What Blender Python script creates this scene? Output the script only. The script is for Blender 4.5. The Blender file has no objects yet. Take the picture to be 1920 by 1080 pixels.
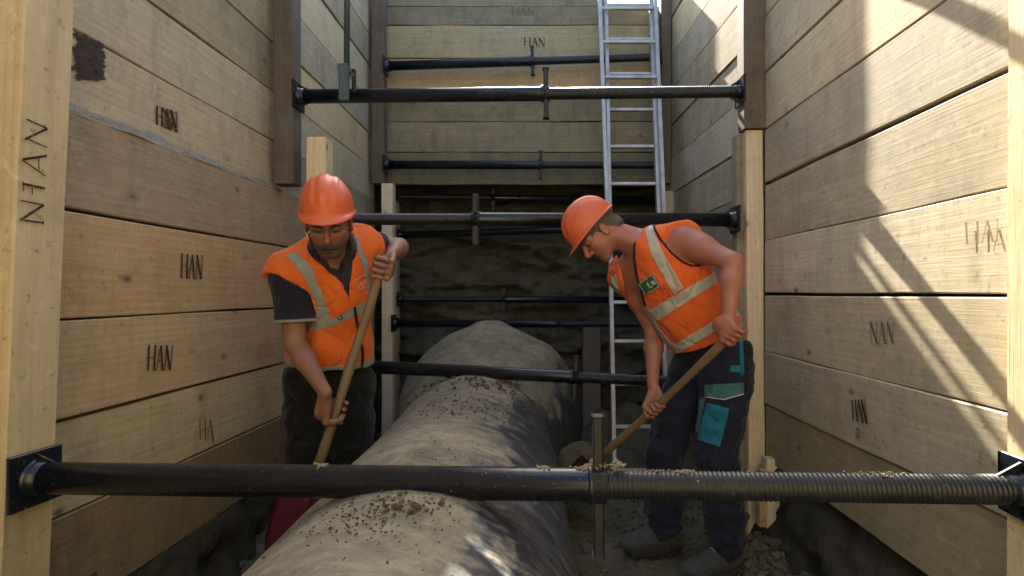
import bpy, bmesh, math, random
import numpy as np
from mathutils import Vector, Matrix
random.seed(7)
S = bpy.context.scene
COL = S.collection
# ------------------------------------------------------------------ camera, world, sun, exposure
F = 1050.0
CAM = Vector((0.0, 0.0, 1.22))
VX, VY = 1020.0, 550.0      # where the trench's axis meets the picture
cd = bpy.data.cameras.new('camera'); cam = bpy.data.objects.new('camera', cd); COL.objects.link(cam)
cd.sensor_width = 36; cd.lens = 36 * F / 1920; cd.clip_start = 0.05; cd.clip_end = 200
cam.location = CAM
cam.rotation_euler = (math.pi / 2, 0, 0)
cd.shift_x = -(VX - 960) / 1920; cd.shift_y = (VY - 540) / 1920
S.camera = cam
cd.dof.use_dof = False
SUN = Vector((-0.146, 1.0, 0.862)).normalized()
w = bpy.data.worlds.new('World'); S.world = w; w.use_nodes = True
nt = w.node_tree; bg = nt.nodes['Background']
sk = nt.nodes.new('ShaderNodeTexSky'); sk.sky_type = 'NISHITA'; sk.sun_disc = False
sk.sun_elevation = math.asin(SUN.z); sk.sun_rotation = math.atan2(SUN.x, SUN.y)
sk.dust_density = 3.0; sk.air_density = 1.0
nt.links.new(sk.outputs[0], bg.inputs[0]); bg.inputs[1].default_value = 0.075
sd = bpy.data.lights.new('sun', 'SUN'); so = bpy.data.objects.new('sun', sd); COL.objects.link(so)
sd.energy = 5.0; sd.angle = math.radians(0.55); sd.color = (1, 0.90, 0.75)
so.rotation_euler = SUN.to_track_quat('Z', 'Y').to_euler(); so.location = (0, 8, 9)
S.view_settings.view_transform = 'Standard'; S.view_settings.look = 'None'
S.view_settings.exposure = 2.82; S.view_settings.gamma = 1; S.view_settings.use_curve_mapping = False
S.render.engine = 'CYCLES'
S.cycles.use_denoising = True
S.cycles.max_bounces = 10; S.cycles.diffuse_bounces = 7; S.cycles.glossy_bounces = 4
S.cycles.sample_clamp_indirect = 6
# ------------------------------------------------------------------ helpers
def ray(px, py):
    return Vector(((px - VX) / F, 1, (VY - py) / F)).normalized()
def W(px, py, Y):
    """point of the place that is Y metres down the trench and is seen at this spot of the photograph"""
    d = ray(px, py); return CAM + d * (Y / d.y)
def Wz(px, py, z):
    d = ray(px, py); return CAM + d * ((z - CAM.z) / d.z)
def hitplane(px, py, p, n):
    d = ray(px, py); return CAM + d * ((p - CAM).dot(n) / d.dot(n))
def wm(o):
    m = o.matrix_basis.copy()
    if o.parent: m = wm(o.parent) @ o.matrix_parent_inverse @ m
    return m
def tag(o, label=None, cat=None, group=None, kind=None):
    if label: o['label'] = label
    if cat: o['category'] = cat
    if group: o['group'] = group
    if kind: o['kind'] = kind
    return o
def empty(name, loc, label, cat, group=None):
    o = bpy.data.objects.new(name, None); o.empty_display_size = .1; o.location = loc; COL.objects.link(o)
    return tag(o, label, cat, group)
def link(name, me, mat=None, parent=None, world=True, smooth=False):
    """mesh in world coordinates -> object (child of parent if given)"""
    o = bpy.data.objects.new(name, me); COL.objects.link(o)
    if mat is not None and len(me.materials) == 0: me.materials.append(mat)
    if smooth: me.polygons.foreach_set('use_smooth', [True] * len(me.polygons))
    if parent is not None:
        o.parent = parent
        if world: o.matrix_parent_inverse = wm(parent).inverted()
    return o
def recentre(o):
    """move a top-level mesh's origin to the base of its geometry"""
    me = o.data; n = len(me.vertices); c = np.empty(n * 3, np.float32); me.vertices.foreach_get('co', c); c = c.reshape(-1, 3)
    lo, hi = c.min(0), c.max(0); b = np.array([(lo[0] + hi[0]) / 2, (lo[1] + hi[1]) / 2, lo[2]])
    me.vertices.foreach_set('co', (c - b).astype(np.float32).ravel()); o.location = b.tolist(); me.update(); return o
def mesh(vs, fs, name='m'):
    me = bpy.data.meshes.new(name); me.from_pydata([tuple(v) for v in vs], [], fs); me.update(); return me
def bm_mesh(bm, name='m'):
    me = bpy.data.meshes.new(name); bmesh.ops.recalc_face_normals(bm, faces=bm.faces); bm.to_mesh(me); bm.free(); return me
def frame(d, hint=Vector((0, 0, 1))):
    z = Vector(d).normalized(); h = Vector(hint)
    if abs(z.dot(h.normalized())) > .98: h = Vector((1, 0, 0)) if abs(z.x) < .9 else Vector((0, 1, 0))
    x = h.cross(z).normalized(); y = z.cross(x); return x, y, z
def box_pts(bm, c, ax, ay, az, hx, hy, hz, bev=0.0):
    """box with centre c, unit axes and half sizes"""
    r = bmesh.ops.create_cube(bm, size=2)
    vs = r['verts']
    for v in vs:
        p = v.co.copy(); v.co = Vector(c) + ax * (p.x * hx) + ay * (p.y * hy) + az * (p.z * hz)
    if bev > 0:
        es = list({e for v in vs for e in v.link_edges})
        bmesh.ops.bevel(bm, geom=es, offset=bev, segments=1, affect='EDGES', profile=.5)
X3, Y3, Z3 = Vector((1, 0, 0)), Vector((0, 1, 0)), Vector((0, 0, 1))
def tube(bm, pts, rads, n=20, cap=True, hint=Z3):
    rings = []
    for i, p in enumerate(pts):
        a = pts[max(i - 1, 0)]; b = pts[min(i + 1, len(pts) - 1)]
        x, y, z = frame(Vector(b) - Vector(a), hint)
        rings.append([bm.verts.new(Vector(p) + x * (math.cos(t) * rads[i]) + y * (math.sin(t) * rads[i])) for t in [2 * math.pi * k / n for k in range(n)]])
    for a, b in zip(rings, rings[1:]):
        for k in range(n):
            f = bm.faces.new((a[k], a[(k + 1) % n], b[(k + 1) % n], b[k])); f.smooth = True
    if cap: bm.faces.new(rings[0][::-1]); bm.faces.new(rings[-1])
def lathe_steps(bm, a, b, prof, n=24):
    """prof = [(t metres from a, radius)]"""
    x, y, z = frame(Vector(b) - Vector(a)); rings = []
    for t, r in prof:
        c = Vector(a) + z * t
        rings.append([bm.verts.new(c + x * (math.cos(q) * r) + y * (math.sin(q) * r)) for q in [2 * math.pi * k / n for k in range(n)]])
    for p, q in zip(rings, rings[1:]):
        for k in range(n):
            f = bm.faces.new((p[k], p[(k + 1) % n], q[(k + 1) % n], q[k])); f.smooth = True
    bm.faces.new(rings[0][::-1]); bm.faces.new(rings[-1])
# value noise in numpy
def _h(ix, iy, iz, s):
    n = (ix * 374761393 + iy * 668265263 + iz * 2147483647 * 31 + s * 1274126177) & 0xffffffff
    n = ((n ^ (n >> 13)) * 1274126177) & 0xffffffff
    n = ((n ^ (n >> 15)) * 2246822519) & 0xffffffff
    return ((n ^ (n >> 16)) & 0xffff) / 65535.0
def vnoise(p, s=0):
    p = np.asarray(p, np.float64); i = np.floor(p).astype(np.int64); f = p - i; f = f * f * (3 - 2 * f); r = 0
    for a in (0, 1):
        for b in (0, 1):
            for c in (0, 1):
                wgt = (f[..., 0] if a else 1 - f[..., 0]) * (f[..., 1] if b else 1 - f[..., 1]) * (f[..., 2] if c else 1 - f[..., 2])
                r = r + wgt * _h(i[..., 0] + a, i[..., 1] + b, i[..., 2] + c, s)
    return r * 2 - 1
def fbm(p, o=4, s=0, g=.5):
    p = np.asarray(p, np.float64); r = 0; a = 1
    for k in range(o): r = r + a * vnoise(p, s + k * 17); p = p * 2.03 + 11.3; a *= g
    return r
# ------------------------------------------------------------------ materials
class N:
    def __init__(s, name):
        s.m = bpy.data.materials.new(name); s.m.use_nodes = True; s.t = s.m.node_tree
        s.b = s.t.nodes['Principled BSDF']
    def n(s, k, **kw):
        o = s.t.nodes.new(k)
        for a, v in kw.items():
            if a.startswith('i_'):
                key = a[2:]; key = int(key) if key.isdigit() else key.replace('_', ' '); o.inputs[key].default_value = v
            else: setattr(o, a, v)
        return o
    def l(s, a, b): s.t.links.new(a, b)
    def coord(s, scale=(1, 1, 1), rnd=True, kind='Object'):
        tc = s.n('ShaderNodeTexCoord'); mp = s.n('ShaderNodeMapping'); mp.inputs['Scale'].default_value = scale
        s.l(tc.outputs[kind], mp.inputs[0])
        if rnd:
            oi = s.n('ShaderNodeObjectInfo'); mu = s.n('ShaderNodeMath', operation='MULTIPLY', i_1=61.0); s.l(oi.outputs['Random'], mu.inputs[0])
            cx = s.n('ShaderNodeCombineXYZ'); [s.l(mu.outputs[0], cx.inputs[k]) for k in range(3)]; s.l(cx.outputs[0], mp.inputs['Location'])
        return mp.outputs[0]
    def noise(s, vec, scale=5, detail=4, rough=.55, dist=0):
        o = s.n('ShaderNodeTexNoise'); o.inputs['Scale'].default_value = scale; o.inputs['Detail'].default_value = detail
        o.inputs['Roughness'].default_value = rough; o.inputs['Distortion'].default_value = dist; s.l(vec, o.inputs['Vector']); return o.outputs['Fac']
    def ramp(s, fac, stops):
        o = s.n('ShaderNodeValToRGB'); e = o.color_ramp.elements
        while len(e) < len(stops): e.new(.5)
        for k, (p, c) in enumerate(stops):
            e[k].position = p; e[k].color = (c, c, c, 1) if isinstance(c, (int, float)) else (*c, 1)
        s.l(fac, o.inputs[0]); return o.outputs[0]
    def mix(s, fac, a, b, mode='MIX'):
        o = s.n('ShaderNodeMix', data_type='RGBA', blend_type=mode)
        for sock, v in ((o.inputs[0], fac), (o.inputs[6], a), (o.inputs[7], b)):
            if hasattr(v, 'is_output'): s.l(v, sock)
            elif isinstance(v, (int, float)): sock.default_value = v
            else: sock.default_value = (*v, 1)
        return o.outputs[2]
    def math(s, op, a, b=0, clamp=False):
        o = s.n('ShaderNodeMath', operation=op); o.use_clamp = clamp
        for k, v in enumerate((a, b)):
            if hasattr(v, 'is_output'): s.l(v, o.inputs[k])
            else: o.inputs[k].default_value = v
        return o.outputs[0]
    def bump(s, h, strength=.3, dist=.004, prev=None):
        o = s.n('ShaderNodeBump'); o.inputs['Strength'].default_value = strength; o.inputs['Distance'].default_value = dist
        s.l(h, o.inputs['Height'])
        if prev: s.l(prev, o.inputs['Normal'])
        return o.outputs[0]
    def out(s, col=None, rough=None, nor=None, metal=None, spec=None):
        b = s.b
        for key, v in (('Base Color', col), ('Roughness', rough), ('Normal', nor), ('Metallic', metal), ('Specular IOR Level', spec)):
            if v is None: continue
            if hasattr(v, 'is_output'): s.l(v, b.inputs[key])
            elif isinstance(v, (int, float)): b.inputs[key].default_value = v
            else: b.inputs[key].default_value = (*v, 1)
        return s.m
def wood(name, c0, c1, grime=(.10, .085, .06), grime_amt=.5, grey=(.25, .24, .2), grey_amt=.3, rough=.8, knots=True, bump=.32):
    """sawn softwood; the board runs along local X, its face is local XZ"""
    k = N(name)
    v = k.coord((.55, 9, 9)); g = k.noise(v, 3.2, 7, .62, .9)
    v2 = k.coord((1.5, 60, 60)); fine = k.noise(v2, 3, 3, .6)
    v3 = k.coord((.28, 2.6, 2.6)); wv = k.n('ShaderNodeTexWave', wave_type='BANDS', bands_direction='Z'); k.l(v3, wv.inputs[0])
    wv.inputs['Scale'].default_value = 5; wv.inputs['Distortion'].default_value = 7; wv.inputs['Detail'].default_value = 2; wv.inputs['Detail Scale'].default_value = 1.3
    base = k.mix(k.ramp(g, [(.2, 0), (.85, 1)]), c0, c1)
    base = k.mix(k.math('MULTIPLY', k.ramp(wv.outputs['Fac'], [(.0, 1), (.35, .0), (1, 0)]), .22), base, tuple(x * .62 for x in c0))
    base = k.mix(k.math('MULTIPLY', k.ramp(fine, [(.35, 1), (.62, 0)]), .15), base, tuple(x * .6 for x in c0))
    # per board tone
    oi = k.n('ShaderNodeObjectInfo')
    hsv = k.n('ShaderNodeHueSaturation'); k.l(base, hsv.inputs['Color']); k.l(k.math('ADD', k.math('MULTIPLY', oi.outputs['Random'], .42), .80), hsv.inputs['Value'])
    r2 = k.math('FRACT', k.math('MULTIPLY', oi.outputs['Random'], 7.31)); k.l(k.math('ADD', k.math('MULTIPLY', r2, .35), .80), hsv.inputs['Saturation'])
    base = hsv.outputs[0]
    big = k.noise(k.coord((1.6, 3, 3)), 1.5, 7, .68, .5)
    base = k.mix(k.math('MULTIPLY', k.ramp(big, [(.42, 0), (.68, 1)]), grey_amt), base, grey)
    st = k.noise(k.coord((2.6, 1.3, 1.3)), 2.1, 8, .72, .3)
    base = k.mix(k.math('MULTIPLY', k.ramp(st, [(.50, 0), (.74, 1)]), grime_amt), base, grime)
    dr = k.noise(k.coord((7, 1, .9)), 2.4, 6, .7, .2)          # runs of dirty water down the wall
    base = k.mix(k.math('MULTIPLY', k.ramp(dr, [(.50, 0), (.70, 1)]), grime_amt * .75), base, tuple((g_ * 1.5 + c_) * .45 for g_, c_ in zip(grime, c0)))
    pat = k.noise(k.coord((3, 5, 5)), 4.5, 8, .75, .8)
    base = k.mix(k.math('MULTIPLY', k.ramp(pat, [(.54, 0), (.66, 1)]), .35), base, tuple(min(1, x * 1.18 + .02) for x in c1))
    sp = k.noise(k.coord((1, 1, 1)), 34, 4, .7)
    base = k.mix(k.math('MULTIPLY', k.ramp(sp, [(.60, 0), (.70, 1)]), .5), base, grime)
    h = k.math('ADD', k.math('MULTIPLY', g, .6), k.math('MULTIPLY', fine, .5))
    if knots:
        vo = k.n('ShaderNodeTexVoronoi', feature='F1'); k.l(k.coord((1.0, 1.6, 1.6)), vo.inputs['Vector']); vo.inputs['Scale'].default_value = 2.9; vo.inputs['Randomness'].default_value = 1
        d = k.math('ADD', vo.outputs['Distance'], k.math('MULTIPLY', fine, .012))
        kn = k.ramp(d, [(.022, 1), (.040, .85), (.060, .35), (.11, 0)])
        base = k.mix(k.math('MULTIPLY', kn, .8), base, (.085, .045, .022))
    saw = k.noise(k.coord((55, 3, 5)), 2, 2, .5)
    h = k.math('ADD', h, k.math('MULTIPLY', saw, .07)); h = k.math('ADD', h, k.math('MULTIPLY', st, .8))
    return k.out(base, rough, k.bump(h, bump, .004))
M = {}
M['wood_fresh'] = wood('fresh_timber', (.395, .268, .13), (.54, .395, .22), grime_amt=.35, grey_amt=.15)
M['wood_pale'] = wood('pale_timber', (.44, .355, .20), (.62, .53, .335), grime_amt=.45, grey_amt=.3, grey=(.48, .44, .33), bump=.22)
M['wood_old'] = wood('weathered_timber', (.30, .245, .138), (.47, .395, .245), grime_amt=.5, grey_amt=.45, grey=(.26, .26, .20), grime=(.075, .068, .05))
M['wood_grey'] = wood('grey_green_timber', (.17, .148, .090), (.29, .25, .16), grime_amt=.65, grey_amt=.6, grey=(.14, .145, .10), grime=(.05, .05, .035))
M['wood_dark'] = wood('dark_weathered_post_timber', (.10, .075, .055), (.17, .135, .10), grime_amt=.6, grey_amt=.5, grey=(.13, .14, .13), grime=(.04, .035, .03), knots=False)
M['wood_post'] = wood('planed_post_timber', (.58, .46, .28), (.72, .62, .42), grime_amt=.18, grey_amt=.1, grey=(.5, .44, .33), bump=.3)
M['wood_dirty'] = wood('dirty_timber', (.20, .145, .075), (.30, .22, .12), grime_amt=.7, grey_amt=.4, grey=(.16, .15, .11), grime=(.055, .045, .03))
def soil(name, c0, c1, c2, bump=1.0, sc=1.0):
    k = N(name); v = k.coord((1, 1, 1), rnd=False)
    a = k.noise(v, 2.2 * sc, 8, .65, .4); b = k.noise(v, 22 * sc, 6, .7); c = k.noise(v, 90 * sc, 3, .6)
    col = k.mix(k.ramp(a, [(.35, 0), (.65, 1)]), c0, c1)
    col = k.mix(k.math('MULTIPLY', k.ramp(b, [(.5, 0), (.66, 1)]), .6), col, c2)
    col = k.mix(k.math('MULTIPLY', k.ramp(c, [(.6, 0), (.7, 1)]), .4), col, tuple(min(1, x * 1.7) for x in c1))
    h = k.math('ADD', b, k.math('MULTIPLY', c, .4)); return k.out(col, .93, k.bump(h, bump, .012), spec=.25)
M['soil'] = soil('trench_floor_soil', (.095, .085, .055), (.15, .135, .09), (.05, .043, .03))
M['soil_wall'] = soil('cut_earth', (.060, .056, .038), (.115, .110, .080), (.032, .030, .02), sc=.8)
M['soil_top'] = soil('surface_soil', (.25, .20, .13), (.33, .27, .18), (.15, .12, .08))
M['soil_light'] = soil('dry_clay', (.34, .29, .20), (.42, .37, .27), (.22, .17, .11), sc=2)
M['soil_dark'] = soil('dark_bank_earth', (.040, .036, .024), (.075, .070, .048), (.02, .018, .012), sc=1.4)
M['mud'] = soil('grey_mortar_mud', (.26, .25, .21), (.34, .33, .28), (.16, .145, .12), sc=2)
def steel(name, c, rough=.36, dust=.5):
    k = N(name); v = k.coord((1, 1, 1)); a = k.noise(v, 6, 6, .7); sp = k.noise(v, 130, 2, .5); sc = k.noise(k.coord((30, 30, 3)), 3, 5, .7)
    geo = k.n('ShaderNodeNewGeometry'); sx = k.n('ShaderNodeSeparateXYZ'); k.l(geo.outputs['True Normal'], sx.inputs[0])
    up = k.ramp(sx.outputs['Z'], [(.80, 0), (.97, 1)])
    col = k.mix(k.ramp(a, [(.3, 0), (.7, 1)]), c, tuple(x * 1.9 + .006 for x in c))
    f1 = k.math('MULTIPLY', k.ramp(sp, [(.70, 0), (.76, 1)]), .55)
    f2 = k.math('MULTIPLY', k.math('MULTIPLY', up, k.ramp(sc, [(.35, .15), (.7, 1)])), dust)
    f3 = k.math('MULTIPLY', k.ramp(a, [(.58, 0), (.85, 1)]), .06)
    f = k.math('MAXIMUM', k.math('MAXIMUM', f1, f2), f3)
    col = k.mix(f, col, (.30, .26, .19)); r = k.math('ADD', k.math('MULTIPLY', f, .5), rough, True)
    return k.out(col, r, k.bump(a, .12, .002), spec=.5)
M['steel'] = steel('black_painted_steel', (.004, .006, .011), .26, .13)
M['steel_matte'] = steel('worn_black_steel', (.006, .007, .009), .55, .1)
M['thread'] = steel('worn_threaded_steel', (.007, .009, .012), .38, .4)
M['steel_blue'] = steel('blue_grey_cast_steel', (.035, .055, .062), .45, .5)
k = N('dull_aluminium'); v = k.coord(); a = k.noise(v, 9, 6, .7)
M['alu'] = k.out(k.mix(k.ramp(a, [(.35, 0), (.7, 1)]), (.56, .55, .53), (.36, .35, .33)), k.ramp(a, [(.3, .35), (.7, .6)]), metal=.6)
k = N('clay_covered_pipe'); v = k.coord((1, 1, 1), rnd=False)
geo = k.n('ShaderNodeNewGeometry'); sx = k.n('ShaderNodeSeparateXYZ'); k.l(geo.outputs['Normal'], sx.inputs[0])
a = k.noise(k.coord((1.5, 1.0, 1.5), rnd=False), 2.0, 8, .68, .6); b = k.noise(k.coord((3, 6, 3), rnd=False), 3, 8, .75, .5); c_ = k.noise(v, 30, 5, .7)
# dry clay lies on the top and the left, the bare wrap shows on the flank
sp_ = k.n('ShaderNodeSeparateXYZ'); k.l(v, sp_.inputs[0]); farz = k.ramp(k.math('MULTIPLY', sp_.outputs['Y'], .2), [(.53, 0), (.60, 1)])
sh = k.math('ADD', k.math('ADD', k.math('MULTIPLY', sx.outputs['X'], -.70), k.math('MULTIPLY', sx.outputs['Z'], .46)), k.math('MULTIPLY', farz, .55))
f = k.math('ADD', sh, k.math('MULTIPLY', k.math('SUBTRACT', a, .5), 1.3)); f = k.math('ADD', f, k.math('MULTIPLY', k.math('SUBTRACT', b, .5), .9))
f = k.ramp(f, [(-.0, 0), (.0, 0), (.22, 1)])
clay = k.mix(k.ramp(a, [(.35, 0), (.62, 1)]), (.175, .155, .100), (.300, .268, .180))
clay = k.mix(k.math('MULTIPLY', k.ramp(b, [(.42, 1), (.56, 0)]), .45), clay, (.085, .085, .075))
bd_ = k.noise(k.coord((1, 1, 1), rnd=False), 5.5, 8, .72, .6); clay = k.mix(k.math('MULTIPLY', k.ramp(bd_, [(.53, 0), (.66, 1)]), .6), clay, (.125, .095, .055)); clay = k.mix(k.math('MULTIPLY', k.ramp(c_, [(.5, 0), (.68, 1)]), .5), clay, (.075, .055, .035))
bare = k.mix(k.ramp(b, [(.45, 0), (.7, 1)]), (.030, .035, .046), (.13, .132, .125))
M['pipe'] = k.out(k.mix(f, bare, clay), k.ramp(f, [(0, .42), (1, .9)]), k.bump(k.math('ADD', k.math('MULTIPLY', b, .6), k.math('MULTIPLY', c_, .5)), .35, .006))
def cloth(name, c, rough=.85, weave=700, dirt=.25, dc=(.12, .10, .07), big=.5, crease=.42):
    k = N(name); v = k.coord((1, 1, 1), rnd=False); a = k.noise(v, 7, 6, .65); b = k.noise(v, 28, 4, .6); wv = k.noise(v, weave, 1, .5)
    col = k.mix(k.math('MULTIPLY', k.ramp(a, [(.4, 0), (.7, 1)]), .35), c, tuple(x * .72 for x in c))
    col = k.mix(k.math('MULTIPLY', k.ramp(k.noise(v, 11, 7, .75), [(.55, 0), (.75, 1)]), dirt), col, dc)
    h = k.math('ADD', k.math('MULTIPLY', b, big), k.math('MULTIPLY', wv, .1))
    k.b.inputs['Sheen Weight'].default_value = .12
    cr = k.math('ABSOLUTE', k.math('SUBTRACT', k.noise(k.coord((1, 1, .75), rnd=False), 6.5, 2.5, .5, .9), .5)); cr = k.ramp(cr, [(0, 0), (.05, .55), (.22, 1)])
    cr2 = k.math('ABSOLUTE', k.math('SUBTRACT', k.noise(k.coord((1.2, .8, 1), rnd=False), 15, 2, .5, .6), .5)); cr2 = k.ramp(cr2, [(0, 0), (.06, .6), (.2, 1)])
    n1 = k.bump(cr, crease, .018); n2 = k.bump(cr2, crease * .4, .007, n1)
    return k.out(col, rough, k.bump(h, .5, .008, n2), spec=.25)
M['vest'] = cloth('orange_vest_fabric', (.78, .155, .024), dirt=.5, dc=(.50, .13, .04))
M['vest_dull'] = cloth('orange_vest_fabric_worn', (.74, .130, .024), dirt=.45, dc=(.40, .10, .035))
M['tape'] = cloth('grey_reflective_tape', (.30, .315, .29), .5, dirt=.2)
M['tape_pale'] = cloth('pale_reflective_tape', (.44, .43, .37), .5, dirt=.2)
M['navy'] = cloth('navy_cotton', (.016, .016, .030), dirt=.12, dc=(.07, .06, .05))
M['navy2'] = cloth('dark_collar_cotton', (.030, .030, .042), dirt=.1)
M['white_trim'] = cloth('white_trim_cotton', (.60, .60, .62), dirt=.2)
M['trouser_l'] = cloth('muddy_black_trouser_cloth', (.009, .010, .010), dirt=.5, dc=(.045, .045, .036), big=1.0)
M['trouser_r'] = cloth('navy_work_trouser_cloth', (.012, .016, .036), dirt=.3, dc=(.03, .028, .026), big=.9)
M['teal'] = cloth('teal_pocket_cloth', (.012, .155, .250), dirt=.3, dc=(.05, .09, .09))
M['tealgrey'] = cloth('grey_teal_cloth', (.055, .16, .19), dirt=.3, dc=(.08, .09, .08))
M['tank'] = cloth('grey_undershirt_cotton', (.20, .19, .17), dirt=.2)
M['black'] = cloth('black_binding', (.012, .012, .014), dirt=.1)
M['boot'] = cloth('dusty_grey_boot_suede', (.050, .060, .062), dirt=.5, dc=(.085, .078, .058), big=1.0)
M['sole'] = cloth('dark_boot_sole', (.03, .03, .03), dirt=.5)
M['green'] = cloth('green_badge_print', (.02, .13, .035), dirt=.1)
M['print'] = cloth('pale_badge_print', (.45, .47, .40), dirt=.1)
M['print_o'] = cloth('pale_orange_print', (.85, .36, .22), dirt=.1)
k = N('orange_helmet_plastic'); v = k.coord(); a = k.noise(v, 9, 6, .7)
k.b.inputs['Coat Weight'].default_value = .15; k.b.inputs['Coat Roughness'].default_value = .25
M['helmet'] = k.out(k.mix(k.math('MULTIPLY', k.ramp(a, [(.52, 0), (.75, 1)]), .25), (.66, .125, .038), (.42, .16, .08)), k.ramp(a, [(.3, .38), (.75, .6)]), k.bump(k.noise(v, 60, 3, .6), .05, .001))
k = N('skin'); at = k.n('ShaderNodeAttribute'); at.attribute_name = 'tint'; v = k.coord((1, 1, 1), rnd=False); a = k.noise(v, 25, 5, .6); b = k.noise(v, 160, 3, .6)
c = k.mix(k.math('MULTIPLY', k.ramp(a, [(.4, 0), (.65, 1)]), .35), (.30, .150, .100), (.235, .105, .072))
c = k.mix(1.0, c, at.outputs['Color'], 'MULTIPLY')
k.b.inputs['Subsurface Weight'].default_value = .12; k.b.inputs['Subsurface Radius'].default_value = (.02, .008, .004); k.b.inputs['Subsurface Scale'].default_value = .4
M['skin'] = k.out(c, .52, k.bump(b, .12, .002))
k = N('short_brown_hair'); v = k.coord((1, 1, 1), rnd=False); a = k.noise(k.coord((80, 80, 300), rnd=False), 3, 3, .6)
M['hair'] = k.out(k.mix(a, (.055, .040, .030), (.14, .11, .085)), .7, k.bump(a, .5, .004))
k = N('dark_hair'); a = k.noise(k.coord((80, 80, 300), rnd=False), 3, 3, .6)
M['hair_dark'] = k.out(k.mix(a, (.010, .008, .007), (.03, .022, .018)), .7, k.bump(a, .5, .004))
k = N('worn_ash_handle'); v = k.coord((18, 18, 1)); a = k.noise(v, 3, 6, .65)
M['handle'] = k.out(k.mix(a, (.26, .18, .095), (.13, .085, .045)), .6, k.bump(a, .2, .002))
k = N('yellow_tape'); M['yellow'] = k.out((.45, .40, .04), .5)
k = N('magenta_red_painted_steel'); v = k.coord((1, 1, 1)); a = k.noise(v, 8, 6, .7)
M['blade'] = k.out(k.mix(k.math('MULTIPLY', k.ramp(a, [(.5, 0), (.75, 1)]), .5), (.20, .022, .062), (.12, .07, .055)), .55)
k = N('rusty_red_steel'); a = k.noise(k.coord(), 14, 6, .7); M['blade2'] = k.out(k.mix(k.ramp(a, [(.4, 0), (.65, 1)]), (.16, .035, .03), (.06, .05, .035)), .75)
k = N('burnt_in_lettering'); v = k.coord((1, 1, 1), rnd=False); M['ink'] = k.out(k.mix(k.ramp(k.noise(v, 85, 4, .75), [(.52, 0), (.62, 1)]), (.050, .026, .016), (.19, .115, .06)), .9, spec=.1)
k = N('faded_burnt_lettering'); M['ink_faint'] = k.out(k.mix(k.noise(k.coord(rnd=False), 60, 4, .7), (.20, .14, .08), (.10, .07, .045)), .9, spec=.1)
k = N('bleached_lettering'); M['ink_ghost'] = k.out((.30, .23, .14), .9, spec=.1)
k = N('black_tar'); M['tar'] = k.out(k.mix(k.noise(k.coord(rnd=False), 40, 4, .7), (.030, .022, .020), (.10, .075, .06)), .85, spec=.2)
# ------------------------------------------------------------------ timber: boards, walls, posts
def board_mesh(L, H, T, seed, rag=.0018, nx=14):
    """sawn board along local X, height along Z, thickness along Y; slightly waney edges"""
    rs = np.random.RandomState(seed); e = min(.004, T * .2)
    prof = [(-T/2, -H/2 + e), (-T/2 + e, -H/2), (T/2 - e, -H/2), (T/2, -H/2 + e), (T/2, H/2 - e), (T/2 - e, H/2), (-T/2 + e, H/2), (-T/2, H/2 - e)]
    xs = np.linspace(-L/2, L/2, nx); vs = []
    lo = fbm(np.stack([xs * 3.1, xs * 0 + seed, xs * 0], -1), 3, seed) * rag * 1.6; hi = fbm(np.stack([xs * 3.3, xs * 0 + seed, xs * 0 + 9], -1), 3, seed) * rag * 1.6
    bow = fbm(np.stack([xs * .8, xs * 0 + seed, xs * 0 + 5], -1), 2, seed) * rag * .9
    for i, x in enumerate(xs):
        for (y, z) in prof:
            vs.append((x, y + bow[i], z + (hi[i] if z > 0 else lo[i])))
    fs = []
    for i in range(nx - 1):
        for j in range(8):
            a = i * 8 + j; b = i * 8 + (j + 1) % 8; fs.append((a, b, b + 8, a + 8))
    fs.append(tuple(range(7, -1, -1))); fs.append(tuple((nx - 1) * 8 + j for j in range(8)))
    me = mesh(vs, fs); bm = bmesh.new(); bm.from_mesh(me); bmesh.ops.recalc_face_normals(bm, faces=bm.faces); bm.to_mesh(me); bm.free(); return me
SEED = [100]; OFFS = {}
def plank_wall(name, label, A, B, seams, inward, mats, T=.05, jit=.005, gaps=None):
    """A, B: ends (x,y) of the inner face line; seams: board edges upward; inward: side that faces the trench"""
    A = Vector((*A, 0)); B = Vector((*B, 0)); d = (B - A).normalized(); L = (B - A).length
    n = Vector((-d.y, d.x, 0));
    if n.dot(inward) < 0: n = -n
    root = empty(name, ((A.x + B.x) / 2 - n.x * T / 2, (A.y + B.y) / 2 - n.y * T / 2, seams[0]), label, 'plank wall')
    out = []
    for i, (z0, z1) in enumerate(zip(seams, seams[1:])):
        SEED[0] += 1; rs = random.Random(SEED[0])
        gap = (gaps[i] if gaps else rs.choice((.002, .003, .004, .006)))
        H = z1 - z0 - gap
        me = board_mesh(L, H, T, SEED[0])
        o = bpy.data.objects.new('plank', me); COL.objects.link(o); me.materials.append(M[mats[i % len(mats)]])
        off = rs.uniform(-jit, jit); c = (A + B) / 2 - n * (T / 2 - off); c.z = z0 + gap + H / 2
        ay = -n if d.cross(-n).z > 0 else n          # right-handed local frame
        o.parent = root
        R = Matrix((d, ay, Z3)).transposed().to_4x4(); mat = Matrix.Translation(c) @ R @ Matrix.Rotation(rs.uniform(-.0012, .0012), 4, 'Y')
        o.matrix_parent_inverse = wm(root).inverted(); o.matrix_basis = mat
        OFFS[o.name] = off; out.append(o)
    root_info[root.name] = (A, n, out)
    return root, out
root_info = {}
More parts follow.
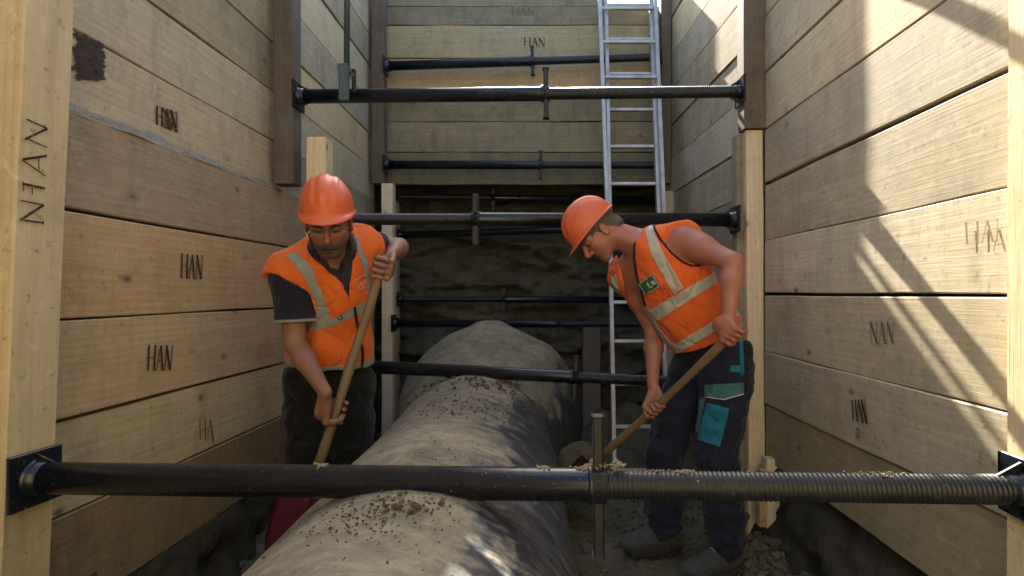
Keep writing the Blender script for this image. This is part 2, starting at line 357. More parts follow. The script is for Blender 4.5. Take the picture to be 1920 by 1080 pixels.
def post(name, label, bot, top, w, dpt, mat, group=None, rot=0):
    """square timber standing from bot to top (centre line), w along X, dpt along Y"""
    bot = Vector(bot); top = Vector(top); SEED[0] += 1; L = (top - bot).length
    me = board_mesh(L, w, dpt, SEED[0], rag=.0015, nx=16)
    o = bpy.data.objects.new(name, me); COL.objects.link(o); me.materials.append(M[mat])
    z = (top - bot).normalized(); c, s = math.cos(rot), math.sin(rot)
    hx = Vector((c, s, 0)); yy = z.cross(hx).normalized(); xx = yy.cross(z)
    # local X = up, local Z = width (world x), local Y = depth
    R = Matrix((z, -yy if z.cross(-yy).dot(xx) > 0 else yy, xx)).transposed().to_4x4()
    me.transform(Matrix.Translation((L / 2, 0, 0)))
    o.matrix_basis = Matrix.Translation(bot) @ R
    return tag(o, label, 'timber post', group)
TOP = 3.66
YN, YM, YF = -2.6, 2.84, 4.55
LOWX0, LOWX1 = -1.371, -1.352
# left side near: lower boards, then upper (older, standing proud)
Lz = [.29, .584, .853, 1.143, 1.457, 1.748]
wl, pl = plank_wall('lower_plank_wall', 'fresh orange-brown board wall on the left, below the muddy ledge, with HAN burnt in', (-1.395, -.6), (-1.343, 3.35), Lz, X3,
    ['wood_dirty', 'wood_pale', 'wood_fresh', 'wood_fresh', 'wood_fresh'], gaps=[.004, .004, .012, .006, .010])
Uz = [1.745, 1.995, 2.25, 2.50, 2.74, 2.99, 3.24, 3.45, TOP]
wu, pu = plank_wall('upper_plank_wall', 'pale upper board wall on the left, above the muddy ledge, with a black tar blotch', (-1.410, -.6), (-1.382, 2.885), Uz, X3,
    ['wood_pale', 'wood_pale', 'wood_old', 'wood_old', 'wood_pale', 'wood_old', 'wood_pale', 'wood_old'], gaps=[.004, .010, .006, .006, .006, .006, .006, .006])
Fz = [.30, .60, .90, 1.19, 1.46, 1.73, 1.98, 2.24, 2.50, 2.76, 3.04, 3.28, 3.48, TOP]
wfl, pfl = plank_wall('far_left_plank_wall', 'left board wall between the dark left post and the far corner', (-1.362, 2.90), (-1.395, 4.60), Fz, X3,
    ['wood_old', 'wood_pale', 'wood_pale', 'wood_old', 'wood_pale'], gaps=[.005] * 13)
Rz = [.388, .668, .927, 1.21, 1.48, 1.76, 2.04, 2.32, 2.60, 2.88, 3.16, 3.42, TOP]
wr, pr = plank_wall('right_plank_wall', 'sunlit pale board wall on the right, crossed by a slanting shadow', (1.17, -.6), (1.105, 2.80), Rz, -X3,
    ['wood_old', 'wood_pale', 'wood_pale', 'wood_pale', 'wood_pale', 'wood_pale', 'wood_pale', 'wood_pale', 'wood_pale', 'wood_old', 'wood_old', 'wood_old'], gaps=[.003, .003, .003, .010, .003, .014, .004, .008, .008, .005, .005, .005], jit=.003)
RFz = [.35, .62, .90, 1.18, 1.46, 1.74, 2.005, 2.28, 2.55, 2.83, 3.10, 3.4, TOP]
wfr, pfr = plank_wall('far_right_plank_wall', 'right board wall behind the ladder, between the right posts', (1.10, 2.89), (1.0, 4.60), RFz, -X3,
    ['wood_old', 'wood_old', 'wood_pale', 'wood_old'], gaps=[.006] * 12)
Bz = [2.105, 2.37, 2.62, 2.885, 3.14, 3.41, 3.565]
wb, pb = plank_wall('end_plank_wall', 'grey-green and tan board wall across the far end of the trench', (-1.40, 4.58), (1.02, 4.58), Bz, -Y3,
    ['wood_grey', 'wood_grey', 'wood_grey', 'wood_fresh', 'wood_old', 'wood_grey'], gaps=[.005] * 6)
o = link('plank', board_mesh(1.92, .098, .05, 77), M['wood_grey'], wb, world=True); o.matrix_basis = Matrix.Translation((-.44, 4.605, 3.617))
# rear part of the trench, behind the camera
plank_wall('rear_left_plank_wall', 'left board wall behind the camera', (-1.40, YN), (-1.40, -.62), [0, .4, .8, 1.2, 1.6, 2.0, 2.4, 2.8, 3.2, TOP], X3, ['wood_dirty'])
plank_wall('rear_right_plank_wall', 'right board wall behind the camera', (1.18, YN), (1.18, -.62), [0, .4, .8, 1.2, 1.6, 2.0, 2.4, 2.8, 3.2, TOP], -X3, ['wood_old'])
plank_wall('rear_end_plank_wall', 'end board wall behind the camera', (-1.38, YN), (1.16, YN), [0, .4, .8, 1.2, 1.6, 2.0, 2.4, 2.8, 3.2, TOP], Y3, ['wood_old'])
# posts -------------------------------------------------------------
def cpt(px, py, Y): return W(px, py, Y)
post('timber_post', 'tall pale squared post at the left edge of the view with NHAN written up it', (-1.388, 1.426, -.05), (-1.235, 1.426, TOP + .05), .10, .142, 'wood_post')
bpy.data.objects['timber_post'].name = 'timber_post'
pN = bpy.data.objects['timber_post']
post('timber_post', 'sunlit pale post at the right edge of the view', (1.142, 1.27, -.05), (1.15, 1.27, TOP + .05), .10, .11, 'wood_post')
post('timber_post', 'dark weathered upper post halfway along the left wall, ending at the muddy ledge', (-1.300, 2.84, 1.768), (-1.300, 2.84, TOP + .04), .098, .10, 'wood_dark')
post('timber_post', 'short pale post behind the left worker, its square top showing above his helmet', (-1.145, 2.86, -.05), (-1.145, 2.86, 2.005), .098, .10, 'wood_post')
post('timber_post', 'dark upper post halfway along the right wall with a sunlit inner face', (1.052, 2.84, 2.045), (1.048, 2.84, TOP + .04), .105, .10, 'wood_dark')
post('timber_post', 'knotty yellow lower post behind the right worker, under the dark one', (1.072, 2.86, .0), (1.060, 2.86, 2.04), .085, .09, 'wood_post')
post('timber_post', 'grey weathered board upright tucked behind the knotty yellow post', (1.015, 2.90, .0), (1.005, 2.90, 2.03), .045, .08, 'wood_grey')
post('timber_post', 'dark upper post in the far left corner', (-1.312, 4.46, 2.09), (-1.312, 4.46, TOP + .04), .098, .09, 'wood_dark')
post('timber_post', 'narrow pale lower post in the far left corner', (-1.235, 4.45, -.02), (-1.235, 4.45, 2.085), .088, .09, 'wood_post')
post('timber_post', 'thin pale strip of post behind the far left lower post', (-1.281, 4.78, 0), (-1.281, 4.78, 2.0), .09, .08, 'wood_old')
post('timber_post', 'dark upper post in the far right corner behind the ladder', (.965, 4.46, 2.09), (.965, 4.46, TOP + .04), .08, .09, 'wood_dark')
post('timber_post', 'narrow pale lower post in the far right corner', (.995, 4.42, 0), (.995, 4.42, 2.02), .075, .08, 'wood_post')
post('timber_post', 'grey post furthest right against the cut earth', (1.075, 4.78, 0), (1.075, 4.78, 2.0), .09, .08, 'wood_old')
post('timber_stub', 'short split stub of timber standing in the soil beside the knotty yellow post', tuple(Wz(1447, 1008, .0).lerp(W(1447, 1008, 2.72), 1)), tuple(W(1446, 858, 2.72)), .062, .05, 'wood_post')
post('timber_stub', 'low offcut wedged against the foot of the knotty yellow post', tuple(W(1428, 985, 2.70)), tuple(W(1430, 880, 2.70)), .04, .04, 'wood_fresh')
o = post('timber_pile', 'dark brown round-topped stake against the cut earth behind the ladder', tuple(W(1108, 800, 4.6)), tuple(W(1108, 612, 4.75)), .15, .12, 'wood_dark')
# ------------------------------------------------------------------ ground, cut earth
def grid_mesh(nu, nv, fn):
    u, v = np.meshgrid(np.linspace(0, 1, nu), np.linspace(0, 1, nv), indexing='ij'); P = fn(u.ravel(), v.ravel())
    idx = np.arange(nu * nv).reshape(nu, nv); f = np.stack([idx[:-1, :-1], idx[1:, :-1], idx[1:, 1:], idx[:-1, 1:]], -1).reshape(-1, 4)
    me = bpy.data.meshes.new('m'); me.vertices.add(len(P)); me.vertices.foreach_set('co', P.astype(np.float32).ravel())
    me.loops.add(f.size); me.polygons.add(len(f)); me.loops.foreach_set('vertex_index', f.ravel().astype(np.int32))
    me.polygons.foreach_set('loop_start', np.arange(len(f), dtype=np.int32) * 4); me.update(calc_edges=True); return me
def floor_z(x, y):
    z = .018 * fbm(np.stack([x * 3, y * 3, x * 0], -1), 5, 3) + .006 * fbm(np.stack([x * 22, y * 22, x * 0], -1), 3, 5)
    z = z + .30 * np.clip((y - 3.0) / 1.6, 0, 1) ** 1.3 * np.clip((x + .2) / .6, 0, 1) * (.7 + .3 * fbm(np.stack([x * 4, y * 4, x * 0], -1), 3, 8))
    e = np.clip((np.abs(x + .13) - 1.02) / .22, 0, 1); z = z + .16 * e ** 1.5 * (.6 + .4 * fbm(np.stack([x * 5, y * 5, x * 0], -1), 3, 9))
    z = z - .012 * np.clip((x - .25) / .2, 0, 1) * (y < 3)
    return z - .005
def ffn(u, v):
    x = -1.75 + 3.3 * u; y = YN - .2 + (5.6 - YN) * v; return np.stack([x, y, floor_z(x, y)], -1)
o = link('ground', grid_mesh(150, 380, ffn), M['soil'], smooth=True); tag(o, kind='structure')
def bank(side):
    def fn(u, v):
        y = -.6 + 5.9 * u; z = -.08 + .62 * v
        b = .055 * fbm(np.stack([y * 3, z * 5, y * 0 + side * 7], -1), 4, 21 + side) + .026 * fbm(np.stack([y * 12, z * 14, y * 0], -1), 5, 31)
        base = np.where(side < 0, -1.40, 1.15)
        inn = (.13 * (1 - v) ** 2 + b * (1 - v) ** .7 + .012) * np.clip((.56 - (v * .62 - .08)) / .10, 0, 1)
        inn = np.where(v > .75, np.minimum(inn, -.01), inn)
        return np.stack([base + (-side) * inn, y, z], -1)
    return fn
for s_ in (-1, 1):
    o = link('cut_earth_bank', grid_mesh(230, 34, bank(s_)), M['soil_dark'], smooth=True); tag(o, kind='structure')
def backfn(u, v):
    x = -1.7 + 3.2 * u; z = -.2 + 2.55 * v
    n = fbm(np.stack([x * 1.1, z * 5.5, x * 0], -1), 5, 41); r = 1 - np.abs(fbm(np.stack([x * 1.6, z * 5.0, x * 0 + 4], -1), 4, 47))
    y = 5.02 - .08 * n - .14 * r ** 2 - .25 * (1 - v) ** 2 - .02 * fbm(np.stack([x * 15, z * 15, x * 0], -1), 3, 43)
    return np.stack([x, y, z], -1)
o = link('cut_earth_face', grid_mesh(170, 140, backfn), M['soil_wall'], smooth=True); tag(o, kind='structure')
# soil that backs every board wall, and the surface ground round the trench
bm = bmesh.new()
for (c, h) in (((-1.66, 1.2, 1.7), (.2, 4.4, 1.89)), ((1.44, 1.2, 1.7), (.2, 4.4, 1.89)), ((-.1, YN - .25, 1.7), (1.8, .17, 1.89)), ((-.1, 5.02, 2.85), (1.45, .36, .69))):
    box_pts(bm, c, X3, Y3, Z3, *h)
o = link('soil_backing', bm_mesh(bm), M['soil_wall']); tag(o, kind='structure')
bm = bmesh.new()
for (x0, x1, y0, y1) in ((-60, -1.47, -60, 60), (1.26, 60, -60, 60), (-1.47, .52, 4.64, 60), (-1.47, 1.26, -60, YN - .06)):
    box_pts(bm, ((x0 + x1) / 2, (y0 + y1) / 2, 3.625), X3, Y3, Z3, (x1 - x0) / 2, (y1 - y0) / 2, .012)
box_pts(bm, (.89, 32.32, 3.54), X3, Y3, Z3, .37, 27.68, .012)  # unseen strip set lower so the sun clears it onto the right wall
o = link('surface_ground', bm_mesh(bm), M['soil_top']); tag(o, kind='structure')
def sun_block_fn(u, v):  # unseen heap, added to keep sun off the pipe's left and the left helmet
    x = -3.4 + 2.85 * u; y = 4.70 + 2.4 * v; e = np.clip((1 - u) / .10, 0, 1) * np.clip(v / .16, 0, 1) * np.clip((1 - v) / .4, 0, 1) * np.clip(u / .3, 0, 1)
    return np.stack([x, y, 3.60 + e * (.95 + .06 * fbm(np.stack([x * 3, y * 3, x * 0], -1), 4, 111))], -1)
o = link('sun_block_heap', grid_mesh(70, 60, sun_block_fn), M['soil_top'], smooth=True); tag(o, kind='structure')
# ------------------------------------------------------------------ pipe
PZ0 = W(886, 864, 2.85); PD = Vector((-.0255, 1, .041))
def pc(y): return PZ0 + PD * (y - 2.85)
prof = [(-2.4, .455), (1.0, .452), (1.8, .438), (2.6, .424), (2.8, .424), (2.94, .434), (3.1, .466), (3.26, .512), (3.42, .556), (3.56, .584), (3.60, .600), (3.70, .602), (3.74, .585), (3.86, .56), (3.93, .50), (3.96, .3), (3.97, .02)]
ys = []; rr = []
for (a, ra), (b, rb) in zip(prof, prof[1:]):
    n = max(1, int((b - a) / .03)); 
    for k_ in range(n): t = k_ / n; ys.append(a + (b - a) * t); rr.append(ra + (rb - ra) * (t * t * (3 - 2 * t) if b > 2.5 else t))
ys.append(prof[-1][0]); rr.append(prof[-1][1]); ys = np.array(ys); rr = np.array(rr); NA = 128
ang = np.linspace(0, 2 * np.pi, NA, endpoint=False); YY, AA = np.meshgrid(ys, ang, indexing='ij'); RR = np.repeat(rr[:, None], NA, 1)
cx = PZ0.x + PD.x * (YY - 2.85); cz = PZ0.z + PD.z * (YY - 2.85)
cx = cx + .035 * np.clip((YY - 3.0) / .6, 0, 1); cz = cz + .0 * YY
top_ = np.clip(np.sin(AA), 0, 1); P0 = np.stack([np.cos(AA) * RR, YY, np.sin(AA) * RR], -1)
dirt = .006 * np.clip(fbm(P0 * 2.2, 5, 61) + .2, 0, 1) * top_ + .0035 * fbm(P0 * 11, 4, 63) * top_ + .004 * fbm(P0 * [3, 6, 3], 3, 65)
far = np.clip((YY - 2.82) / .35, 0, 1) * np.clip(top_ * 1.5, 0, 1); dirt = dirt + far * (.010 * fbm(P0 * 5, 5, 67) + .006 * np.sin(YY * 120 + 3 * fbm(P0 * 3, 2, 68)))
ridge = np.exp(-((YY - 2.83 - .05 * fbm(P0 * 3, 2, 70)) / .05) ** 2) * top_ ** 2; dirt = dirt + .009 * ridge * (1 + .6 * fbm(P0 * 9, 3, 69))
peak = np.exp(-((YY - 3.62) / .10) ** 2) * np.exp(-((AA - np.pi / 2) / .22) ** 2); dirt = dirt + .028 * peak * (1 + .5 * fbm(P0 * 14, 3, 71))
RD = RR + dirt; V = np.stack([cx + np.cos(AA) * RD, YY, cz + np.sin(AA) * RD], -1).reshape(-1, 3)
idx = np.arange(len(ys) * NA).reshape(-1, NA); nx_ = np.roll(idx, -1, 1)
f = np.stack([idx[:-1], idx[1:], nx_[1:], nx_[:-1]], -1).reshape(-1, 4)
me = bpy.data.meshes.new('m'); me.vertices.add(len(V)); me.vertices.foreach_set('co', V.astype(np.float32).ravel()); me.loops.add(f.size); me.polygons.add(len(f))
me.loops.foreach_set('vertex_index', f.ravel().astype(np.int32)); me.polygons.foreach_set('loop_start', np.arange(len(f), dtype=np.int32) * 4); me.update(calc_edges=True)
pipe = link('drain_pipe', me, M['pipe'], smooth=True); tag(pipe, 'large clay-smeared dark pipe lying along the trench floor, flaring out at its far end', 'pipe')
def pipe_top(x, y):
    c = pc(y); r = float(np.interp(y, ys, rr)) + .006; dx = x - c.x; return c.z + math.sqrt(max(r * r - dx * dx, 0))
# ------------------------------------------------------------------ clods (uncountable crumbs of soil)
ICO = None
def clods(name, pts, mat, seed=1, kind='stuff', label=None, cat=None):
    """pts: list of (position, size)"""
    bm = bmesh.new(); bmesh.ops.create_icosphere(bm, subdivisions=1, radius=1); bv = np.array([v.co[:] for v in bm.verts]); bf = np.array([[v.index for v in f.verts] for f in bm.faces]); bm.free()
    rs = np.random.RandomState(seed); VS = []; FS = []; n = 0
    for (p, s) in pts:
        v = bv * (1 + .28 * rs.randn(len(bv), 1)) * np.array([rs.uniform(.7, 1.2), rs.uniform(.7, 1.2), rs.uniform(.5, .9)]) * s
        a = rs.uniform(0, 6.28); R = np.array([[math.cos(a), -math.sin(a), 0], [math.sin(a), math.cos(a), 0], [0, 0, 1]])
        VS.append(v @ R.T + np.array(p)); FS.append(bf + n); n += len(bv)
    me = mesh(np.concatenate(VS).tolist(), np.concatenate(FS).tolist()); o = link(name, me, mat, smooth=False)
    if kind: o['kind'] = kind
    tag(o, label, cat); return o
rs = np.random.RandomState(5); pts = []
for _ in range(2600):
    x = rs.uniform(.02, 1.15); y = rs.uniform(1.6, 3.6); s = abs(rs.randn()) * .006 + .003
    pts.append(((x, y, float(floor_z(np.array([x]), np.array([y]))[0]) + s * .3), s))
for _ in range(1500):
    x = rs.uniform(-1.4, -.6); y = rs.uniform(1.0, 4.6); s = abs(rs.randn()) * .008 + .003
    pts.append(((x, y, float(floor_z(np.array([x]), np.array([y]))[0]) + s * .3), s))
for _ in range(900):
    y = rs.uniform(1.7, 2.9); x = rs.uniform(.85, 1.12); s = abs(rs.randn()) * .010 + .004
    pts.append(((x, y, float(floor_z(np.array([x]), np.array([y]))[0]) + s * .3), s))
clods('soil_crumbs', pts, M['soil'], 3)
pts = []
def crumbs(n, cxy, sp, sz):
    for _ in range(n):
        x = cxy[0] + rs.randn() * sp[0]; y = cxy[1] + rs.randn() * sp[1]; s = abs(rs.randn()) * sz + .0012
        if abs(x - pc(y).x) < .38: pts.append(((x, y, pipe_top(x, y) + s * .4), s))
crumbs(260, (-.36, 1.20), (.07, .07), .0014); crumbs(34, (-.31, 1.24), (.035, .03), .0042); crumbs(180, (-.25, 1.4), (.15, .2), .0012)
crumbs(200, (-.30, 2.25), (.10, .12), .0022); crumbs(160, (-.2, 2.7), (.15, .08), .004); crumbs(300, (-.33, 2.86), (.14, .04), .0045); crumbs(260, (-.33, 1.5), (.22, .9), .0006)
M['crumb'] = soil('brown_crumbs', (.115, .090, .055), (.165, .135, .09), (.07, .05, .03), sc=3)
clods('pipe_soil_crumbs', pts, M['crumb'], 4)
# lump behind the right shovel
bm = bmesh.new(); bmesh.ops.create_icosphere(bm, subdivisions=4, radius=1); c = W(1088, 862, 3.05)
for v in bm.verts:
    p = np.array([v.co[:]]); r = 1 + .22 * float(fbm(p * 1.7, 4, 81)[0]); v.co = c + Vector((v.co.x * .135 * r, v.co.y * .12 * r, v.co.z * .085 * r))
o = link('clay_lump', bm_mesh(bm), M['crumb'], smooth=True); tag(o, 'rounded greenish clay lump beside the pipe at the tip of the right shovel', 'clay lump'); recentre(o)
# grey mud along the left ledge
pts = []
for _ in range(900):
    y = rs.uniform(1.2, 2.86); x = -1.338 - (y - 1.3) * -.014 + rs.uniform(-.012, .014); s = abs(rs.randn()) * .006 + .006; pts.append(((x, y, 1.757 + rs.uniform(-.012, .006)), s))
def ledge(u, v):
    y = .2 + 2.68 * u; t = v; n = fbm(np.stack([y * 7, t * 2, y * 0], -1), 4, 91)
    far_ = np.clip((y - 1.2) / 1.6, 0, 1); h_ = .050 - .026 * far_
    x = -1.338 - (3.35 - y) * .0133 - .026 * t + .004 * n + .004 * np.sin(t * 3.1); z = 1.741 + h_ * t ** .8 + .007 * n * t + .004 * n
    return np.stack([x, y, z], -1)
o = link('mud_smear', grid_mesh(240, 10, ledge), M['mud'], smooth=True); tag(o, kind='stuff')
# ------------------------------------------------------------------ struts
def strut(label, A, B, R, tn, thread_right=True, plate=.13, cast=False, nut_len=.145, name='trench_strut', plates=(True, True)):
    """screw jack from A (left) to B (right); tn = position of the nut as fraction"""
    A = Vector(A); B = Vector(B); L = (B - A).length; d = (B - A).normalized()
    root = empty(name, A.lerp(B, .5), label, 'trench strut', 'steel screw struts across the trench')
    root.location.z = A.lerp(B, .5).z
    x, y, z = frame(d)
    up = (Z3 - d * Z3.dot(d)).normalized(); fw = d.cross(up)
    if not thread_right: A, B, d, tn = B, A, -d, 1 - tn
    N_ = A + d * (L * tn); pt = .010
    bm = bmesh.new(); lathe_steps(bm, A + d * pt, B, [(0, R), (L * tn - pt - .02, R), (L * tn - pt - .015, R * 1.03), (L * tn - pt, R * 1.03)], 32)
    link('tube', bm_mesh(bm), M['steel'], root)
    # threaded bar, true helix
    r = R * .83; pitch = .0108; m = 4; n = 20; a0 = L * tn - .02; a1 = L - pt; rings = int((a1 - a0) / pitch * m) - m; bm = bmesh.new(); vv = []
    for i in range(rings + m + 1):
        row = []
        ph = i / m * 2 * math.pi; rad = r + .0016 * math.cos(ph)
        for j in range(n):
            q = 2 * math.pi * j / n; t = a0 + i * pitch / m + pitch * j / n
            row.append(bm.verts.new(A + d * t + x * (math.cos(q) * rad) + y * (math.sin(q) * rad)))
        vv.append(row)
    for i in range(rings):
        for j in range(n):
            if j < n - 1: q = (vv[i][j], vv[i][j + 1], vv[i + 1][j + 1], vv[i + 1][j])
            else: q = (vv[i][j], vv[i + m][0], vv[i + m + 1][0], vv[i + 1][j])
            f = bm.faces.new(q); f.smooth = True
    link('threaded_bar', bm_mesh(bm), M['thread'], root)
    # nut with its two flat arms
    bm = bmesh.new(); lathe_steps(bm, N_ - d * .012, N_ + d * .05, [(0, R * 1.12), (.003, R * 1.2), (.012, R * 1.2), (.014, R * 1.12), (.040, R * 1.10), (.043, R * 1.05)], 28)
    nut = link('nut', bm_mesh(bm), M['steel'], root)
    for s in (-1, 1):
        bm = bmesh.new()
        box_pts(bm, N_ + d * .012 + up * s * (R * .9 + nut_len / 2 - .01) + fw * 0, d, fw, up, .0125, .018, nut_len / 2 - .006, .004)
        link('nut_arm', bm_mesh(bm), M['steel_matte'], root)
    for e, dd, on in ((A, d, plates[0]), (B, -d, plates[1])):
        if not on: continue
        bm = bmesh.new(); h = plate / 2
        box_pts(bm, e + dd * .004, dd, fw, up, .004, h, h, .0015)
        rim = .005
        p_ = link('end_plate', bm_mesh(bm), M['steel'], root)
        bm = bmesh.new(); rr_ = R * (1.0 if e is A else .83)
        lathe_steps(bm, e + dd * .0083, e + dd * .05, [(0, rr_ * 1.28), (.004, rr_ * 1.22), (.010, rr_ * 1.10), (.032, rr_ * 1.06)], 24)
        for s in (-1, 1):
            v0 = e + dd * .0083 + up * s * rr_; v1 = e + dd * .0083 + up * s * h * .92; v2 = e + dd * .06 + up * s * rr_
            a = [bm.verts.new(q - fw * .003) for q in (v0, v1, v2)]; b = [bm.verts.new(q + fw * .003) for q in (v0, v1, v2)]
            bm.faces.new(a); bm.faces.new(b[::-1])
            for i in range(3): bm.faces.new((a[i], b[i], b[(i + 1) % 3], a[(i + 1) % 3]))
        link('socket', bm_mesh(bm), M['steel'], root)
    return root
fr0 = Vector((-1.2965, 1.424, 0)); fr0.z = W(56, 896, 1.424).z; fr1 = Vector((1.0895, 1.27, 0)); fr1.z = W(1895, 918, 1.27).z
front = strut('nearest thick black strut across the whole foreground, its threaded bar on the right', fr0, fr1, .0395, .5925, True, .135)
Ym = 2.84
def end(px, py, Y, X=None):
    p = W(px, py, Y)
    if X is not None: p.x = X
    return p
s1 = strut('upper middle strut with a blue-grey clamp and an upright rod on its left part', end(556, 181, Ym, -1.2505), end(1393, 172, Ym, .9985), .035, .555, True, .13, nut_len=.11)
strut('middle strut behind both helmets, its threaded bar on the left', end(612, 411, 2.86, -1.0955), end(1393, 412, 2.86, .9815), .035, .365, False, .13, nut_len=.11)
strut('low middle strut just above the pipe, between the two workers', end(612, 684, 2.86, -1.0955), end(1395, 722, 2.86, .9915), .033, .595, True, .13, nut_len=.095)
strut('strut high above the view halfway along the trench', (-1.2505, Ym, 3.10), (.9985, Ym, 3.12), .035, .5, True)
strut('topmost far strut crossing the tan boards behind the ladder', end(712, 124, 4.44, -1.2625), end(1236, 107, 4.44, .9245), .036, .53, True, .13, nut_len=.095)
strut('second far strut from the top, in front of the lowest grey boards', end(712, 309, 4.44, -1.2625), end(1236, 310, 4.44, .9245), .034, .56, True, .13, nut_len=.095)
strut('far strut whose end plate sits on the narrow pale post, just above the pipe mouth', end(742, 606, 4.42, -1.1905), end(1240, 608, 4.42, .957), .030, .60, True, .13, nut_len=.085)
strut('uppermost strut before the cut earth, just under the boards', (-1.236, 4.78, W(900, 369, 4.78).z), (1.030, 4.78, W(1200, 375, 4.78).z), .030, .36, False, .11, nut_len=.10)
strut('thin tilted strut before the cut earth, seen just below the middle strut', (-1.236, 4.76, W(750, 441, 4.76).z), (1.030, 4.76, W(1240, 424, 4.76).z), .030, .72, True, .11, nut_len=.07)
strut('lowest thin strut before the cut earth, above the pipe mouth', (-1.236, 4.76, W(750, 561, 4.76).z), (1.030, 4.76, W(1240, 562, 4.76).z), .028, .40, False, .11, nut_len=.08)
# clamp and rod on s1
cp = W(650, 181, Ym); root = empty('rod_clamp', cp, 'blue-grey clamp gripping the upper middle strut, holding an upright steel rod', 'clamp')
bm = bmesh.new(); box_pts(bm, W(645, 158, Ym - .052), X3, Y3, Z3, .026, .010, .084, .006); box_pts(bm, W(645, 158, Ym + .052), X3, Y3, Z3, .026, .010, .084, .006); box_pts(bm, W(648, 131, Ym), X3, Y3, Z3, .024, .050, .016, .004)
link('jaw', bm_mesh(bm), M['steel_blue'], root)
bm = bmesh.new(); box_pts(bm, W(664, 152, Ym - .052), X3, Y3, Z3, .0095, .012, .062, .007); tube(bm, [W(660, 140, Ym - .07), W(660, 140, Ym + .07)], [.008, .008], 12)
link('wedge', bm_mesh(bm), M['steel'], root)
bm = bmesh.new(); p0 = W(650, 124, Ym); p1 = Vector((p0.x + .01, p0.y, TOP + .3)); tube(bm, [p0, p1], [.0145, .0145], 16)
o = link('steel_rod', bm_mesh(bm), M['steel_blue'], root)
# crumbs lying on the front strut
pts = []; d_ = (fr1 - fr0).normalized()
for (px, n, sp, sz) in ((1108, 420, .013, .0016), (1122, 160, .005, .0018), (1155, 140, .008, .0016), (597, 60, .006, .0010), (1275, 90, .014, .0011), (1615, 90, .03, .0011), (1020, 60, .006, .0011), (1230, 60, .05, .0008)):
    y = 1.34; c = W(px, 880, 1.35)
    for _ in range(n):
        x = c.x + rs.randn() * sp; t = (x - fr0.x) / (fr1.x - fr0.x); q = fr0.lerp(fr1, t); R_ = .0395 if t < .59 else (.046 if t < .625 else .034); yy = rs.randn() * .008; s = abs(rs.randn()) * sz + .0009
        pts.append(((x, q.y + yy, q.z + math.sqrt(R_ * R_ - min(yy * yy, R_ * R_ * .9)) + s * .5 + (rs.rand() * .010 * math.exp(-((x - c.x) / .010) ** 2) if n > 130 and px < 1200 else 0)), s))
clods('strut_soil_crumbs', pts, M['soil_light'], 8)
# ------------------------------------------------------------------ ladder
def ladder():
    base = W(1186, 905, 3.62); base.z = .02
    # stile centre lines from pixels on the leaning plane
    a = math.atan2(.80, 3.0)
    n = Vector((0, math.cos(a), -math.sin(a)))        # plane normal (leans away from the camera)
    p0 = Vector((0, 3.55, .0)); n = Vector((0, 3.0, -.80)).normalized()
    H = lambda px, py, off=0: hitplane(px, py, p0 + n * off, n)
    root = empty('ladder', tuple(H(1190, 905)), 'double aluminium ladder leaning at the far end, its foot behind the right worker', 'ladder')
    def bar(nm, A, B, hx, hy, parent=root):
        bm = bmesh.new(); z = (B - A).normalized(); y = n; x = y.cross(z).normalized()
        box_pts(bm, (A + B) / 2, x, y, z, hx, hy, (B - A).length / 2, .002); return link(nm, bm_mesh(bm), M['alu'], parent)
    ext = lambda A, B, t: A + (B - A) * t
    # lower (inner) section reaches the ground, upper (outer) section ends behind the worker's head
    LA, LB = H(1152, 912), H(1136, 0); LB = ext(LA, LB, 1.015)
    RA, RB = H(1254, 912), H(1219, 0); RB = ext(RA, RB, 1.015)
    bar('stile', LA, LB, .0135, .030); bar('stile', RA, RB, .0135, .030)
    L2A, L2B = H(1141, 470, -.062), H(1124, 0, -.062); L2B = ext(L2A, L2B, 1.04)
    R2A, R2B = H(1247, 470, -.062), H(1228, 0, -.062); R2B = ext(R2A, R2B, 1.04)
    bar('stile', L2A, L2B, .0135, .028); bar('stile', R2A, R2B, .0135, .028)
    f = (RA - LA)
    def rung(py, A0, A1, B0, B1, off):
        # on both stile lines at this height
        z = hitplane(1190, py, p0 + n * off, n).z
        P = A0 + (A1 - A0) * ((z - A0.z) / (A1.z - A0.z)); Q = B0 + (B1 - B0) * ((z - B0.z) / (B1.z - B0.z))
        bm = bmesh.new(); z_ = (Q - P).normalized(); y_ = n; x_ = y_.cross(z_)
        box_pts(bm, (P + Q) / 2, x_, y_, z_, .0125, .0125, (Q - P).length / 2 - .012, .003); link('rung', bm_mesh(bm), M['alu'], root)
    for py in (10, 74, 139, 206, 275, 345, 418, 492, 567, 640, 720, 800, 882): rung(py, LA, LB, RA, RB, 0)
    for py in (16, 79, 145): rung(py, L2A, L2B, R2A, R2B, -.062)
ladder()
# ------------------------------------------------------------------ burnt-in writing
def strokes_mesh(quads):
    vs = []; fs = []
    for q in quads: b = len(vs); vs += q; fs.append(tuple(range(b, b + len(q))))
    return mesh(vs, fs)
def writing(name, strokes, P, n, parent, mat, lift=.0045):
    """strokes in photograph pixels (x1,y1,x2,y2,w1,w2), thrown onto the board plane (P, n)"""
    q = []
    if parent.name in OFFS: lift = OFFS[parent.name] + .0042
    for k_, (x1, y1, x2, y2, w1, w2) in enumerate(strokes):
        dx, dy = x2 - x1, y2 - y1; l = math.hypot(dx, dy) or 1; nx, ny = -dy / l / 2, dx / l / 2
        pp = P + n * (lift + .0002 * (k_ % 5))
        q.append([hitplane(*c, pp, n) for c in ((x1 + nx * w1, y1 + ny * w1), (x2 + nx * w2, y2 + ny * w2), (x2 - nx * w2, y2 - ny * w2), (x1 - nx * w1, y1 - ny * w1))])
    me = strokes_mesh(q); return link(name, me, mat, parent)
